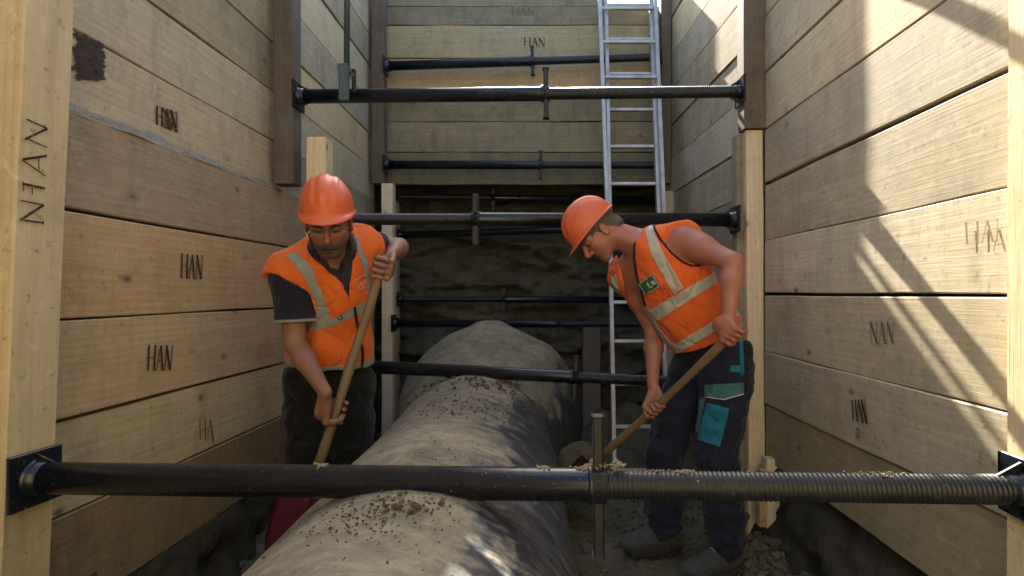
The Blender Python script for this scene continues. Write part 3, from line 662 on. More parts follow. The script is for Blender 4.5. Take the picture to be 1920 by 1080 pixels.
GL = {'H': [(.05, 0, .05, 1, 1.5), (.80, 0, .80, 1, 1.5), (.05, .5, .80, .5, .6), (-.05, 0, .18, 0, .5), (.68, 0, .92, 0, .5), (-.05, 1, .18, 1, .5), (.68, 1, .92, 1, .5)],
      'A': [(.45, 0, .10, 1, .7), (.45, 0, .85, 1, 1.6), (.25, .62, .70, .62, .6), (.0, 1, .22, 1, .5), (.72, 1, .98, 1, .5)],
      'N': [(.12, 0, .12, 1, .7), (.10, 0, .80, 1, 1.7), (.82, 0, .82, 1, .7), (.0, 0, .22, 0, .5), (.70, 0, .94, 0, .5), (.02, 1, .22, 1, .5)],
      'I': [(.45, 0, .45, 1, 1.4)], 'O': [(.45, 0, .15, .3, 1), (.15, .3, .2, .75, 1.2), (.2, .75, .5, 1, 1), (.5, 1, .72, .7, 1.2), (.72, .7, .68, .25, 1), (.68, .25, .45, 0, 1)]}
def word(txt, quad, w=2.0, skip=()):
    """quad: tl, tr, br, bl in photograph pixels"""
    tl, tr, br, bl = quad; out = []; n = len(txt)
    def b(u, v): return ((1 - u) * (1 - v) * tl[0] + u * (1 - v) * tr[0] + u * v * br[0] + (1 - u) * v * bl[0], (1 - u) * (1 - v) * tl[1] + u * (1 - v) * tr[1] + u * v * br[1] + (1 - u) * v * bl[1])
    for i, ch in enumerate(txt):
        for k_, (x1, y1, x2, y2, ww) in enumerate(GL[ch]):
            if (i, k_) in skip: continue
            a = b((i + x1) / n, y1); c = b((i + x2) / n, y2); out.append((*a, *c, w * ww, w * ww))
    return out
def on(wall, idx):
    A, n, ps = root_info[wall.name]; return A, n, ps[idx]
A_, n_, p_ = on(wu, 0); writing('lettering', word('HAN', ((294, 198), (333, 210), (333, 249), (294, 233)), 2.6), A_, n_, p_, M['ink'], .008)
writing('lettering', [(306, 205, 332, 247, 3, 3), (318, 205, 312, 242, 2, 2), (298, 199, 334, 214, 1, 1), (334, 214, 333, 249, 1, 1)], A_ + n_ * .001, n_, p_, M['ink'], .009)
A_, n_, p_ = on(wl, 3); writing('lettering', word('HAN', ((341, 475), (382, 480), (380, 524), (340, 521)), 2.0), A_, n_, p_, M['ink'], .007)
A_, n_, p_ = on(wl, 2); writing('lettering', word('HAN', ((279, 647), (327, 648), (322, 694), (277, 694)), 2.3), A_, n_, p_, M['ink'], .007)
A_, n_, p_ = on(wl, 1); writing('lettering', word('HA', ((374, 788), (402, 784), (402, 823), (375, 824)), 1.2, skip=((0, 3), (0, 4), (1, 3))) + [(398, 812, 401, 836, 2.5, 1.2)], A_, n_, p_, M['ink_faint'], .007)
A_, n_, p_ = on(wr, 2); writing('lettering', word('NAN', ((1630, 603), (1678, 603), (1676, 644), (1632, 645)), 1.6), A_, n_, p_, M['ink_faint'], .005)
A_, n_, p_ = on(wr, 1); 
A_, n_, p_ = on(wr, 1); writing('lettering', word('HAN', ((1597, 750), (1622, 748), (1627, 795), (1599, 788)), 1.6), A_, n_, p_, M['ink'], .005)
writing('lettering', word('O', ((1603, 802), (1614, 802), (1614, 823), (1603, 823)), 1.4), A_, n_, p_, M['ink_faint'], .005)
A_, n_, p_ = on(wr, 4)
A_, n_, p_ = on(wr, 3); writing('lettering', word('HAN', ((1810, 418), (1895, 408), (1893, 450), (1812, 458)), 2.6, skip=((0, 2), (2, 1))), A_, n_, p_, M['ink_ghost'], .005)
A_, n_, p_ = on(wb, 5); writing('lettering', word('HAN', ((960, 13), (1003, 13), (1003, 28), (960, 28)), 1.1), A_, n_, p_, M['ink_faint'], .006)
A_, n_, p_ = on(wb, 4); writing('lettering', word('HAN', ((983, 70), (1023, 71), (1023, 87), (983, 86)), 1.3), A_, n_, p_, M['ink'], .006)
# NHAN up the left post, in the hand of whoever marked it
def Z_(x, y): return (x / 4.5, 200 + y / 4.5)
st = []
for (x1, y1, x2, y2, w_) in ((225, 105, 400, 185, 3.4), (400, 185, 212, 275, 5.5), (240, 275, 398, 345, 3), (190, 445, 395, 415, 6), (190, 450, 385, 585, 3), (328, 425, 328, 545, 2.6), (190, 650, 380, 690, 6), (192, 625, 200, 712, 2.6), (272, 665, 272, 745, 2.6),
                             (170, 790, 370, 830, 3.4), (370, 830, 175, 955, 6), (168, 955, 368, 980, 4), (365, 965, 366, 995, 3), (372, 150, 398, 205, 2)):
    a = Z_(x1, y1); b = Z_(x2, y2); st.append((*a, *b, w_ * .8, w_ * .8))
lean = math.atan2(.153, TOP + .1); nP = Vector((math.cos(lean), 0, -math.sin(lean))); cP = Vector((-1.388, 1.426, -.05)) + nP * .05
writing('lettering', st, cP, nP, pN, M['ink'], .0035)
# tar blotch on the left upper boards
A_, n_, p_ = on(wu, 0); q = []
for i in range(330):
    t = rs.rand(); x = 141 + t ** .8 * 50 + rs.randn() * 3; y = 104 + (rs.rand() - .5) * (88 - .4 * (x - 141)) + .25 * (x - 141)
    if x > 193 or y > 168 or x < 136: continue
    dx = 2 + rs.rand() * 9; dy = 1.2 + rs.rand() * 3.5; o_ = n_ * (OFFS[p_.name] + .0040 + .0001 * (i % 20)); c4 = [(x - dx, y - dy * rs.rand()), (x + dx * .3, y - dy), (x + dx, y + dy * rs.rand()), (x - dx * .3, y + dy)]
    q.append([hitplane(*c, A_ + o_, n_) for c in c4])
link('tar_blotch', strokes_mesh(q), M['tar'], p_)
# ------------------------------------------------------------------ figures: smooth-blended solids turned into one continuous skin
def A3(v): return np.array(v, np.float64)
class Field:
    def __init__(s, lo, hi, res):
        s.lo = A3(lo); s.res = res; s.n = np.ceil((A3(hi) - s.lo) / res).astype(int) + 1; s.F = np.full(s.n, .08, np.float32)
    def win(s, lo, hi):
        a = np.clip(np.floor((lo - s.lo) / s.res).astype(int), 0, s.n); b = np.clip(np.ceil((hi - s.lo) / s.res).astype(int) + 1, 0, s.n); return a, b
    def grid(s, a, b):
        ax = [s.lo[i] + s.res * np.arange(a[i], b[i]) for i in range(3)]
        return ax[0][:, None, None], ax[1][None, :, None], ax[2][None, None, :]
    def add(s, prim, k=.02, mode='u', grow=0.0):
        lo, hi, fn = prim; m = k + 4 * s.res + abs(grow); a, b = s.win(lo - m, hi + m)
        if np.any(b <= a): return
        X, Y, Z = s.grid(a, b); d = fn(X, Y, Z) - grow; sl = tuple(slice(a[i], b[i]) for i in range(3)); f = s.F[sl]
        if mode == 'u': h = np.maximum(k - np.abs(f - d), 0) / max(k, 1e-6); r = np.minimum(f, d) - h * h * k / 4
        elif mode == 's': h = np.maximum(k - np.abs(f + d), 0) / max(k, 1e-6); r = np.maximum(f, -d) + h * h * k / 4
        elif mode == 'i': r = np.maximum(f, d)
        s.F[sl] = np.minimum(r, .08)
    def cut(s, P, n):
        """keep the side opposite to n"""
        P = A3(P); n = A3(n) / np.linalg.norm(n); X, Y, Z = s.grid(np.zeros(3, int), s.n)
        s.F = np.maximum(s.F, ((X - P[0]) * n[0] + (Y - P[1]) * n[1] + (Z - P[2]) * n[2]).astype(np.float32))
    def mesh(s, wob=None):
        F = s.F; S_ = F < 0
        c = np.zeros(np.array(F.shape) - 1, np.uint8); C8 = [(i, j, k) for i in (0, 1) for j in (0, 1) for k in (0, 1)]
        sh = c.shape; sub = lambda A, o: A[o[0]:o[0] + sh[0], o[1]:o[1] + sh[1], o[2]:o[2] + sh[2]]
        for o in C8: c += sub(S_, o)
        I = np.argwhere((c > 0) & (c < 8)); idx = np.full(sh, -1, np.int32); idx[I[:, 0], I[:, 1], I[:, 2]] = np.arange(len(I))
        val = {o: F[I[:, 0] + o[0], I[:, 1] + o[1], I[:, 2] + o[2]] for o in C8}; P = np.zeros((len(I), 3)); cnt = np.zeros(len(I))
        for o in C8:
            for ax in range(3):
                if o[ax]: continue
                q = list(o); q[ax] = 1; q = tuple(q); va, vb = val[o], val[q]; m = (va < 0) != (vb < 0); t = np.where(m, va / np.where(m, va - vb, 1), 0)
                p = np.tile(A3(o), (len(I), 1)); p[:, ax] = t; P[m] += p[m]; cnt[m] += 1
        P = (P / cnt[:, None] + I) * s.res + s.lo; fs = []
        for ax in range(3):
            d = [0, 0, 0]; d[ax] = 1; u, v = (ax + 1) % 3, (ax + 2) % 3
            sl0 = [slice(1, -1)] * 3; sl0[ax] = slice(0, -1); sl1 = [slice(1, -1)] * 3; sl1[ax] = slice(1, None)
            a, b = S_[tuple(sl0)], S_[tuple(sl1)]; E = np.argwhere(a != b); off = np.array([1, 1, 1]); off[ax] = 0; E0 = E + off
            inside = a[E[:, 0], E[:, 1], E[:, 2]]
            du = np.zeros(3, int); du[u] = 1; dv = np.zeros(3, int); dv[v] = 1
            q = np.stack([idx[tuple((E0 - x).T)] for x in (du + dv, dv, du * 0, du)], 1)
            q[~inside] = q[~inside][:, ::-1]; fs.append(q)
        f = np.concatenate(fs); f = f[(f >= 0).all(1)]; return P, f
def np_mesh(P, f):
    me = bpy.data.meshes.new('m'); me.vertices.add(len(P)); me.vertices.foreach_set('co', P.astype(np.float32).ravel()); me.loops.add(f.size); me.polygons.add(len(f))
    me.loops.foreach_set('vertex_index', f.ravel().astype(np.int32)); me.polygons.foreach_set('loop_start', np.arange(len(f), dtype=np.int32) * f.shape[1]); me.update(calc_edges=True)
    return me
def normals(P, f):
    n = np.cross(P[f[:, 2]] - P[f[:, 0]], P[f[:, 3]] - P[f[:, 1]]); N_ = np.zeros_like(P)
    for k_ in range(4): np.add.at(N_, f[:, k_], n)
    return N_ / np.maximum(np.linalg.norm(N_, axis=1, keepdims=True), 1e-12)
def relax(P, f, it=1, lam=.5):
    for _ in range(it):
        a = np.zeros_like(P); c = np.zeros(len(P))
        for k_ in range(4):
            for j in (1, 3): np.add.at(a, f[:, k_], P[f[:, (k_ + j) % 4]]); np.add.at(c, f[:, k_], 1)
        P = P + lam * (a / c[:, None] - P)
    return P
def cone(a, b, r1, r2):
    """round cone"""
    a, b = A3(a), A3(b); lo = np.minimum(a - r1, b - r2); hi = np.maximum(a + r1, b + r2); ba = b - a; L2 = ba @ ba
    def fn(X, Y, Z):
        px, py, pz = X - a[0], Y - a[1], Z - a[2]; h = np.clip((px * ba[0] + py * ba[1] + pz * ba[2]) / L2, 0, 1)
        return np.sqrt((px - ba[0] * h) ** 2 + (py - ba[1] * h) ** 2 + (pz - ba[2] * h) ** 2) - (r1 + (r2 - r1) * h)
    return lo, hi, fn
def ell(c, R, r):
    """ellipsoid; rows of R = its axes"""
    c, R, r = A3(c), np.array([A3(x) for x in R]), A3(r); e = np.abs(R.T * r).sum(1); 
    def fn(X, Y, Z):
        px, py, pz = X - c[0], Y - c[1], Z - c[2]; k0 = 0; k1 = 0
        for i in range(3): q = (px * R[i, 0] + py * R[i, 1] + pz * R[i, 2]); k0 = k0 + (q / r[i]) ** 2; k1 = k1 + (q / r[i] ** 2) ** 2
        k0 = np.sqrt(k0); return k0 * (k0 - 1) / np.maximum(np.sqrt(k1), 1e-6)
    return c - e, c + e, fn
def wedge(poly, y0, y1, pad=0):
    """prism whose sides run along lines of sight through photograph pixels, between depths y0 and y1"""
    cx_ = sum(p[0] for p in poly) / len(poly); cy_ = sum(p[1] for p in poly) / len(poly); Ns = []
    for p, q in zip(poly, list(poly[1:]) + [poly[0]]):
        n = ray(*p).cross(ray(*q)).normalized()
        if n.dot(ray(cx_, cy_)) > 0: n = -n
        Ns.append(A3(n))
    pts = [A3(W(p[0], p[1], y)) for p in poly for y in (y0, y1)]; lo = np.min(pts, 0); hi = np.max(pts, 0); c = A3(CAM)
    def fn(X, Y, Z):
        d = np.maximum(y0 - Y, Y - y1) + 0 * X + 0 * Z
        for n in Ns: d = np.maximum(d, (X - c[0]) * n[0] + (Y - c[1]) * n[1] + (Z - c[2]) * n[2])
        return d
    return lo, hi, fn
def axes(up, fwd):
    u = Vector(up).normalized(); f = Vector(fwd); f = (f - u * f.dot(u)).normalized(); r = f.cross(u); return r, f, u   # right, forward, up
def inpoly(x, y, poly):
    c = False
    for (x1, y1), (x2, y2) in zip(poly, list(poly[1:]) + [poly[0]]):
        if (y1 > y) != (y2 > y) and x < (x2 - x1) * (y - y1) / (y2 - y1) + x1: c = not c
    return c
def patch(P, f, poly, parent, name, mat, off=.003, th=.0015, face=True, ylim=None, label=None):
    """piece of cloth that follows the garment P,f; its outline is given in photograph pixels"""
    Q = P[f].mean(1); c = Q - A3(CAM); px = VX + c[:, 0] / c[:, 1] * F; py = VY - c[:, 2] / c[:, 1] * F; xs = [p[0] for p in poly]; ys_ = [p[1] for p in poly]; mg = 5
    m = (px > min(xs) - mg) & (px < max(xs) + mg) & (py > min(ys_) - mg) & (py < max(ys_) + mg); NV = normals(P, f)
    if face: m &= ((NV[f].mean(1) * c).sum(1) < .02)
    if ylim: m &= (Q[:, 1] < ylim)
    ff = f[m]
    if len(ff) == 0: print('EMPTY PATCH', name, poly); return None
    u, inv = np.unique(ff, return_inverse=True); me = np_mesh(P[u] + NV[u] * off, inv.reshape(-1, 4)); bm = bmesh.new(); bm.from_mesh(me)
    for p, q in zip(poly, list(poly[1:]) + [poly[0]]):
        n = ray(*p).cross(ray(*q)).normalized()
        bmesh.ops.bisect_plane(bm, geom=list(bm.verts) + list(bm.edges) + list(bm.faces), dist=1e-6, plane_co=CAM, plane_no=n)
    dl = []
    for fc in bm.faces:
        q = fc.calc_center_median() - CAM
        if not inpoly(VX + q.x / q.y * F, VY - q.z / q.y * F, poly): dl.append(fc)
    bmesh.ops.delete(bm, geom=dl, context='FACES'); bmesh.ops.remove_doubles(bm, verts=bm.verts, dist=.0002)
    # keep the largest connected piece
    seen = set(); best = []
    for v in bm.verts:
        if v in seen: continue
        st_ = [v]; seen.add(v); cmp_ = []
        while st_:
            a = st_.pop(); cmp_.append(a)
            for e in a.link_edges:
                b = e.other_vert(a)
                if b not in seen: seen.add(b); st_.append(b)
        if len(cmp_) > len(best): best = cmp_
    best = set(best); bmesh.ops.delete(bm, geom=[v for v in bm.verts if v not in best], context='VERTS')
    if not bm.faces: print('EMPTY PATCH2', name, poly); bm.free(); return None
    bm.normal_update(); bm.verts.index_update(); vs = [v.co.copy() for v in bm.verts]; nn = [v.normal.copy() for v in bm.verts]; n0 = len(vs)
    fs = [[v.index for v in fc.verts] for fc in bm.faces]; be = []
    for e in bm.edges:
        if e.is_boundary:
            l = e.link_loops[0]; be.append((l.vert.index, l.link_loop_next.vert.index))
    bm.free(); V2 = vs + [v - n * (th + off * .5) for v, n in zip(vs, nn)]; nt_ = len(fs)
    fs = fs + [[b, a, a + n0, b + n0] for a, b in be]
    me = mesh(V2, fs); sm = [True] * nt_ + [False] * len(be); me.polygons.foreach_set('use_smooth', sm); o = link(name, me, mat, parent)
    if label: o['label'] = label
    return o
def path_poly(pts, w):
    L, R_ = [], []
    for i, p in enumerate(pts):
        a = pts[max(i - 1, 0)]; b = pts[min(i + 1, len(pts) - 1)]; dx, dy = b[0] - a[0], b[1] - a[1]; l = math.hypot(dx, dy); L.append((p[0] - dy / l * w / 2, p[1] + dx / l * w / 2)); R_.append((p[0] + dy / l * w / 2, p[1] - dx / l * w / 2))
    return L + R_[::-1]
def rect_line(x1, y1, x2, y2, w1, w2=None):
    w2 = w2 or w1; dx, dy = x2 - x1, y2 - y1; l = math.hypot(dx, dy); nx, ny = -dy / l / 2, dx / l / 2
    return [(x1 + nx * w1, y1 + ny * w1), (x2 + nx * w2, y2 + ny * w2), (x2 - nx * w2, y2 - ny * w2), (x1 - nx * w1, y1 - ny * w1)]
# --- hands
def grip(G, u, wrist, e2, rs=.019, spread=1.0, curl=(1, 1, 1, 1), sc=1.0, thumb=True, idx_dir=1):
    """hand closed round a bar through G along u; e2 = the side on which the back of the hand lies; returns prims"""
    G, u, wr, e2 = Vector(G), Vector(u).normalized(), Vector(wrist), Vector(e2)
    e1 = (wr - G); e1 = (e1 - u * e1.dot(u)).normalized(); e2 = (e2 - u * e2.dot(u) - e1 * e2.dot(e1)).normalized()
    Lw = (wr - G).length; pt = lambda a, b, o: G + e1 * a + e2 * b + u * (o * idx_dir)
    out = []; R0 = rs + .009
    for i in range(4):
        o = (.036, .0125, -.011, -.033)[i] * spread; r = (.0098, .0102, .0098, .0085)[i] * sc; ln = (.95, 1.05, 1.0, .82)[i]; c = curl[i]
        mc = pt(.026, .030 + rs * .3, o); kn = pt(.008, R0 + .006, o)
        a1 = 35 * c; a2 = 110 * c; a3 = 185 * c
        pj = [pt(.010, R0 + .004, o)]
        for a_, rr_ in ((60, R0 + .003), (125, R0 + .001), (185 if i < 3 else 170, R0)):
            t = math.radians(a_ * (.75 + .25 * ln) * c); pj.append(pt(.010 * math.cos(t) + rr_ * math.sin(t) * -1 + .0, rr_ * math.cos(t), o - .002 * i))
        # metacarpal
        wp = wr + u * (o * .45 * idx_dir) + e2 * .004
        wq = wp.lerp(pj[0], .22); out.append((cone(wq, pj[0], .0125, .0125), .009))
        for k_, (p, q) in enumerate(zip(pj, pj[1:])): out.append((cone(p, q, r * (1.08, 1.0, .93)[k_], r * (1.0, .93, .82)[k_]), .004))
    pm = pt(.045, .020, 0); out.append((ell(pm, [e1, e2, u], (.045, .017, .040)), .018)); out.append((cone(wr, pt(.060, .018, 0), .0225, .021), .010))
    if thumb:
        t0 = wr + (G - wr) * .30 + u * (.018 * idx_dir) - e2 * .003; t1 = pt(.040, -.004, .040); t2 = pt(.018, -R0 * .75, .034); t3 = pt(-.010, -R0 - .002, .020)
        out += [(cone(t0, t1, .0145, .0140), .010), (cone(t1, t2, .0125, .0115), .005), (cone(t2, t3, .0112, .0092), .004)]
    return out
# --- head
def head_prims(c, fwd, up):
    r, f, u = axes(up, fwd); R = [r, f, u]; H = lambda x, y, z: Vector(c) + r * x + f * y + u * z
    L = [(ell(H(0, -.012, .032), R, (.077, .096, .088)), .02, 'u'), (ell(H(0, .030, -.030), R, (.062, .062, .072)), .03, 'u'),
         (ell(H(0, .036, -.070), R, (.043, .048, .038)), .02, 'u'),
         (cone(H(-.014, .070, -.102), H(.014, .070, -.102), .016, .016), .014, 'u')]
    for s in (-1, 1):
        L += [(cone(H(s * .051, -.005, -.052), H(s * .022, .058, -.098), .018, .016), .02, 'u'), (ell(H(s * .042, .066, -.022), R, (.020, .018, .016)), .02, 'u'),
              (cone(H(s * .012, .089, .020), H(s * .050, .070, .016), .010, .009), .010, 'u'),
              (ell(H(s * .031, .100, -.001), R, (.019, .016, .012)), .010, 's'), (ell(H(s * .031, .074, -.002), R, (.0145, .0145, .0135)), .003, 'u'),
              (ell(H(s * .031, .080, .003), R, (.0165, .013, .008)), .004, 'u'),
              (ell(H(s * .079, -.006, -.010), [(r * s * .93 - f * .37), (f * .93 + r * s * .37), u], (.0075, .019, .031)), .006, 'u'),
              (ell(H(s * .088, -.000, -.008), R, (.006, .010, .018)), .004, 's'),
              (cone(H(s * .013, .098, -.038), H(s * .010, .088, -.036), .0085, .009), .005, 'u'), (cone(H(s * .026, .073, -.074), H(s * .004, .0865, -.0705), .0040, .0062), .005, 'u'),
              (cone(H(s * .022, .074, -.079), H(s * .004, .0845, -.0820), .0040, .0065), .005, 'u')]
    L += [(cone(H(0, .091, .014), H(0, .116, -.032), .0080, .0125), .008, 'u'), (cone(H(0, .108, -.038), H(0, .100, -.042), .0095, .008), .006, 'u'),
          (ell(H(0, .088, -.0762), R, (.027, .012, .0019)), .003, 's'), (ell(H(0, .078, -.062), R, (.022, .008, .010)), .012, 'u')]
    return L, H, (r, f, u)
def head_tint(P, T, H, ax, stubble=.5):
    """lips, stubble, ruddy nose and cheeks are the colour of the skin itself"""
    r, f, u = [A3(v) for v in ax]; c = A3(H(0, 0, 0)); q = P - c; x, y, z = q @ r, q @ f, q @ u; m = (np.linalg.norm(q, axis=1) < .19) & (z > -.125)
    jaw = np.clip((-.045 - z) / .02, 0, 1) * np.clip((y + .01) / .02, 0, 1) * (np.abs(x) < .09); mo = np.clip(1 - (np.abs(x) / .030) ** 2 - ((z + .060) / .012) ** 2, 0, 1) * (y > .06)
    st = np.clip(np.maximum(jaw, mo * 1.2), 0, 1) * m * stubble; T[:] *= (1 - st[:, None] * A3((.62, .54, .46)))
    lip = np.exp(-(x / .025) ** 4 - ((z + .0745) / .0085) ** 2) * (y > .07) * m; T[:] *= (1 - lip[:, None] * A3((.22, .42, .36)))
    ml = np.exp(-(x / .026) ** 6 - ((z + .0762 + x * x * 2) / .0026) ** 2) * (y > .06) * m; T[:] *= (1 - .65 * ml[:, None])
    nose = np.exp(-(x / .02) ** 2 - ((z + .03) / .02) ** 2) * (y > .09) * m; T[:] *= (1 - nose[:, None] * A3((-.04, .16, .14)))
    ear = (np.abs(x) > .072) * (np.abs(z + .01) < .035) * m * 1.0; T[:] *= (1 - ear[:, None] * A3((-.05, .15, .12)))
    for s in (-1, 1):
        e = np.exp(-(((x - s * .031) / .017) ** 4) - ((z + .006 + 0 * x) / .0035) ** 2) * (y > .06) * m; T[:] *= (1 - .8 * e[:, None])
        sk = np.exp(-(((x - s * .031) / .02) ** 2) - ((z - .0) / .012) ** 2) * (y > .06) * m; T[:] *= (1 - .22 * sk[:, None])
def helmet(parent, H, ax, dots=False, wid=.097, tip=0.0):
    r, f, u = ax; f, u = f * math.cos(tip) + u * math.sin(tip), u * math.cos(tip) - f * math.sin(tip); C0 = H(0, -.004, .046); a, bF, bB, hh = wid, .132, .130, .128; nu, nv = 96, 30; vs = []; fs = []
    tilt = .0
    def pnt(az, el, extra=0):
        # az 0 = front; el 0 = rim, 1 = crown
        t = el * math.pi / 2; cs = math.cos(t) ** .86 if t < math.pi / 2 else 0; x = math.sin(az) * a * cs; y = math.cos(az) * (bF if math.cos(az) > 0 else bB) * cs; z = hh * math.sin(t)
        # ribs: a broad raised keel with two side ribs, running front to back
        g = 0
        if el > .12:
            fade = min(1, (el - .12) / .15)
            for cx_, w_, h_ in ((0, .017, .0045), (.043, .007, .0035), (-.043, .007, .0035)): g += h_ / (1 + math.exp((abs(x - cx_) - w_) / .0016)) * fade
            gx = math.exp(-((abs(x) - .062) / .02) ** 2) * math.exp(-((el - .2) / .12) ** 2) * .002; g += gx
        s_ = 1 + (g + extra) / .12; return Vector((x * s_, y * s_, z * s_ + 0 * g))
    G = lambda p: C0 + r * p.x + f * p.y + u * p.z
    rows = []
    for j in range(nv + 1):
        el = j / nv; el = el ** 1.0; rows.append([pnt(2 * math.pi * i / nu, el * .995) for i in range(nu)])
    # brim: flares all round and lengthens into a peak at the front
    br = []
    for q, (o_, dz) in enumerate(((.003, -.004), (.006, -.009))):
        row = []
        for i in range(nu):
            az = 2 * math.pi * i / nu; p = rows[0][i]; pk = max(0, math.cos(az)) ** 2.2; ln = o_ * (1 + pk * (6.6 if q else 2.8)); dr = dz * (1 + pk * 1.6); d = Vector((math.sin(az) * a, math.cos(az) * bF, 0)).normalized()
            row.append(Vector((p.x, p.y, p.z)) + d * ln + Vector((0, 0, dr)))
        br.append(row)
    allr = [br[1], br[0]] + rows; bm = bmesh.new(); V_ = [[bm.verts.new(G(p)) for p in row] for row in allr]
    for A_, B_ in zip(V_, V_[1:]):
        for i in range(nu): fc = bm.faces.new((A_[i], A_[(i + 1) % nu], B_[(i + 1) % nu], B_[i])); fc.smooth = True
    top = bm.verts.new(G(pnt(0, 1.0)))
    for i in range(nu): fc = bm.faces.new((V_[-1][i], V_[-1][(i + 1) % nu], top)); fc.smooth = True
    bmesh.ops.recalc_face_normals(bm, faces=bm.faces)
    bmesh.ops.solidify(bm, geom=list(bm.faces), thickness=.0028)
    for fc in bm.faces: fc.smooth = True
    me = bpy.data.meshes.new('m'); bm.to_mesh(me); bm.free(); hel = link('helmet', me, M['helmet'], parent)
    # inner headband
    bm = bmesh.new(); lo_ = []; hi_ = []; nb = 48
    for i in range(nb):
        az = 2 * math.pi * i / nb; x, y = math.sin(az) * .088, math.cos(az) * .108 - .008; lo_.append(bm.verts.new(G(Vector((x, y, -.024))))); hi_.append(bm.verts.new(G(Vector((x, y, .012)))))
    for i in range(nb): fc = bm.faces.new((lo_[i], lo_[(i + 1) % nb], hi_[(i + 1) % nb], hi_[i])); fc.smooth = True
    bmesh.ops.solidify(bm, geom=list(bm.faces), thickness=.002); me = bpy.data.meshes.new('m'); bm.to_mesh(me); bm.free(); link('headband', me, M['tank'], hel)
    # round embossed emblem ring on the front, vent holes on the sides
    bm = bmesh.new(); 
    for i in range(14):
        t0, t1 = math.pi * i / 14, math.pi * (i + 1) / 14
        pp = [pnt(math.asin(max(-1, min(1, math.cos(t) * rr_ / .125))), .36 + math.sin(t) * rr_ / .2, .0032) for t, rr_ in ((t0, .020), (t1, .020), (t1, .0165), (t0, .0165))]
        bm.faces.new([bm.verts.new(G(p)) for p in pp])
    link('emblem', bm_mesh(bm), M['helmet'], hel)
    if dots:
        for s in (-1, 1):
            for i in range(6):
                az = s * math.radians(62 + i * 6.5); el = .40 + i * .035; bm = bmesh.new(); c_ = G(pnt(az, el, .0008)); n_ = (c_ - C0).normalized(); xx, yy, zz = frame(n_)
                bm.faces.new([bm.verts.new(c_ + xx * (math.cos(t) * .0026) + yy * (math.sin(t) * .0026)) for t in [k_ * math.pi / 4 for k_ in range(8)]])
                link('vent_hole', bm_mesh(bm), M['black'], hel)
    return hel
def fold(P, N_, amp, sc, seed, axis=None, stretch=3.0):
    """cloth folds: long-wave displacement, stretched along an axis"""
    Q = P.copy()
    if axis is not None: ax = A3(axis) / np.linalg.norm(axis); Q = Q - np.outer(Q @ ax, ax) * (1 - 1 / stretch)
    n = 1 - np.abs(fbm(Q * sc, 2, seed)) * 2.0; n2 = fbm(Q * sc * .6, 2, seed + 5); n3 = 1 - np.abs(fbm(Q[:, [1, 2, 0]] * sc * 2.2, 2, seed + 9)) * 2.2
    return P + N_ * (amp * (.7 * n + .7 * n2 + .28 * n3))[:, None]
def shell(F_, name, mat, parent, amp=.004, sc=9, seed=1, axis=None, relaxn=1, stretch=3.0):
    P, f = F_.mesh(); P = relax(P, f, relaxn); 
    if amp: P = fold(P, normals(P, f), amp, sc, seed, axis, stretch); P = relax(P, f, 1, .4)
    o = link(name, np_mesh(P, f), mat, parent, smooth=True); return o, P, f
def skin(F_, parent, tintf, name='body'):
    P, f = F_.mesh(); P = relax(P, f, 1, .35); T = np.ones((len(P), 3)); tintf(P, T)
    n = fbm(P * 9, 3, 77)[:, None] * .10; T = np.clip(T * (1 + n * A3((.6, 1, 1))), 0, 1.3)
    me = np_mesh(P, f); at = me.color_attributes.new('tint', 'FLOAT_COLOR', 'POINT'); at.data.foreach_set('color', np.concatenate([T, np.ones((len(P), 1))], 1).astype(np.float32).ravel())
    return link(name, me, M['skin'], parent, smooth=True), P, f
def torso_prims(J, g=0.0):
    up = J['N'] - J['P']; r, f, u = axes(up, J['fwd']); R = [r, f, u]; L = []
    pr, pf, pu = axes(J.get('pup', up), J.get('pfwd', J['fwd']))
    L.append((ell(J['P'], [pr, pf, pu], (.165, .115, .12)), .05)); sl = J.get('slim', 1); L.append((ell(J['P'].lerp(J['N'], .30) + f * J.get('belly', .0), R, (.150 * sl, .112, .15)), .06))
    L.append((ell(J['P'].lerp(J['N'], .64) + f * .005, R, (.168 * sl, .118, .19)), .06)); L.append((ell(J['P'].lerp(J['N'], .86), R, (.13, .085, .085)), .05))
    for s in ('SL', 'SR'):
        L.append((cone(J['N'] - u * .035, J[s], .072, .062), .05)); L.append((cone(J['P'].lerp(J['N'], .70) , J[s] - u * .03, .085, .066), .05))
    return L, (r, f, u)
# ================================================================== the left worker
# tight working box for each figure keeps this quick
def V3(px, py, Y): return W(px, py, Y)
J = dict(P=V3(618, 705, 2.50), N=V3(628, 462, 2.27), SR=V3(548, 512, 2.22), SL=V3(682, 462, 2.38), ER=V3(552, 642, 2.22), WR=V3(609, 735, 2.07), EL=V3(748, 464, 2.55), WL=V3(735, 476, 2.32),
         HR=V3(582, 725, 2.50), HL=V3(655, 725, 2.52), KR=V3(572, 905, 2.43), KL=V3(655, 905, 2.46), fwd=Vector((.38, -.86, -.2)), pfwd=Vector((.3, -1, 0)), pup=Vector((0, -.15, 1)), belly=.01, slim=.90)
J['AR'] = Vector((J['KR'].x + .0, 2.56, .09)); J['AL'] = Vector((J['KL'].x - .01, 2.58, .09))
rootL = empty('person', (J['P'].x, 2.55, 0), 'left worker in orange helmet and vest over a navy polo, both hands on a shovel', 'person')
tp, axT = torso_prims(J); rT, fT, uT = axT
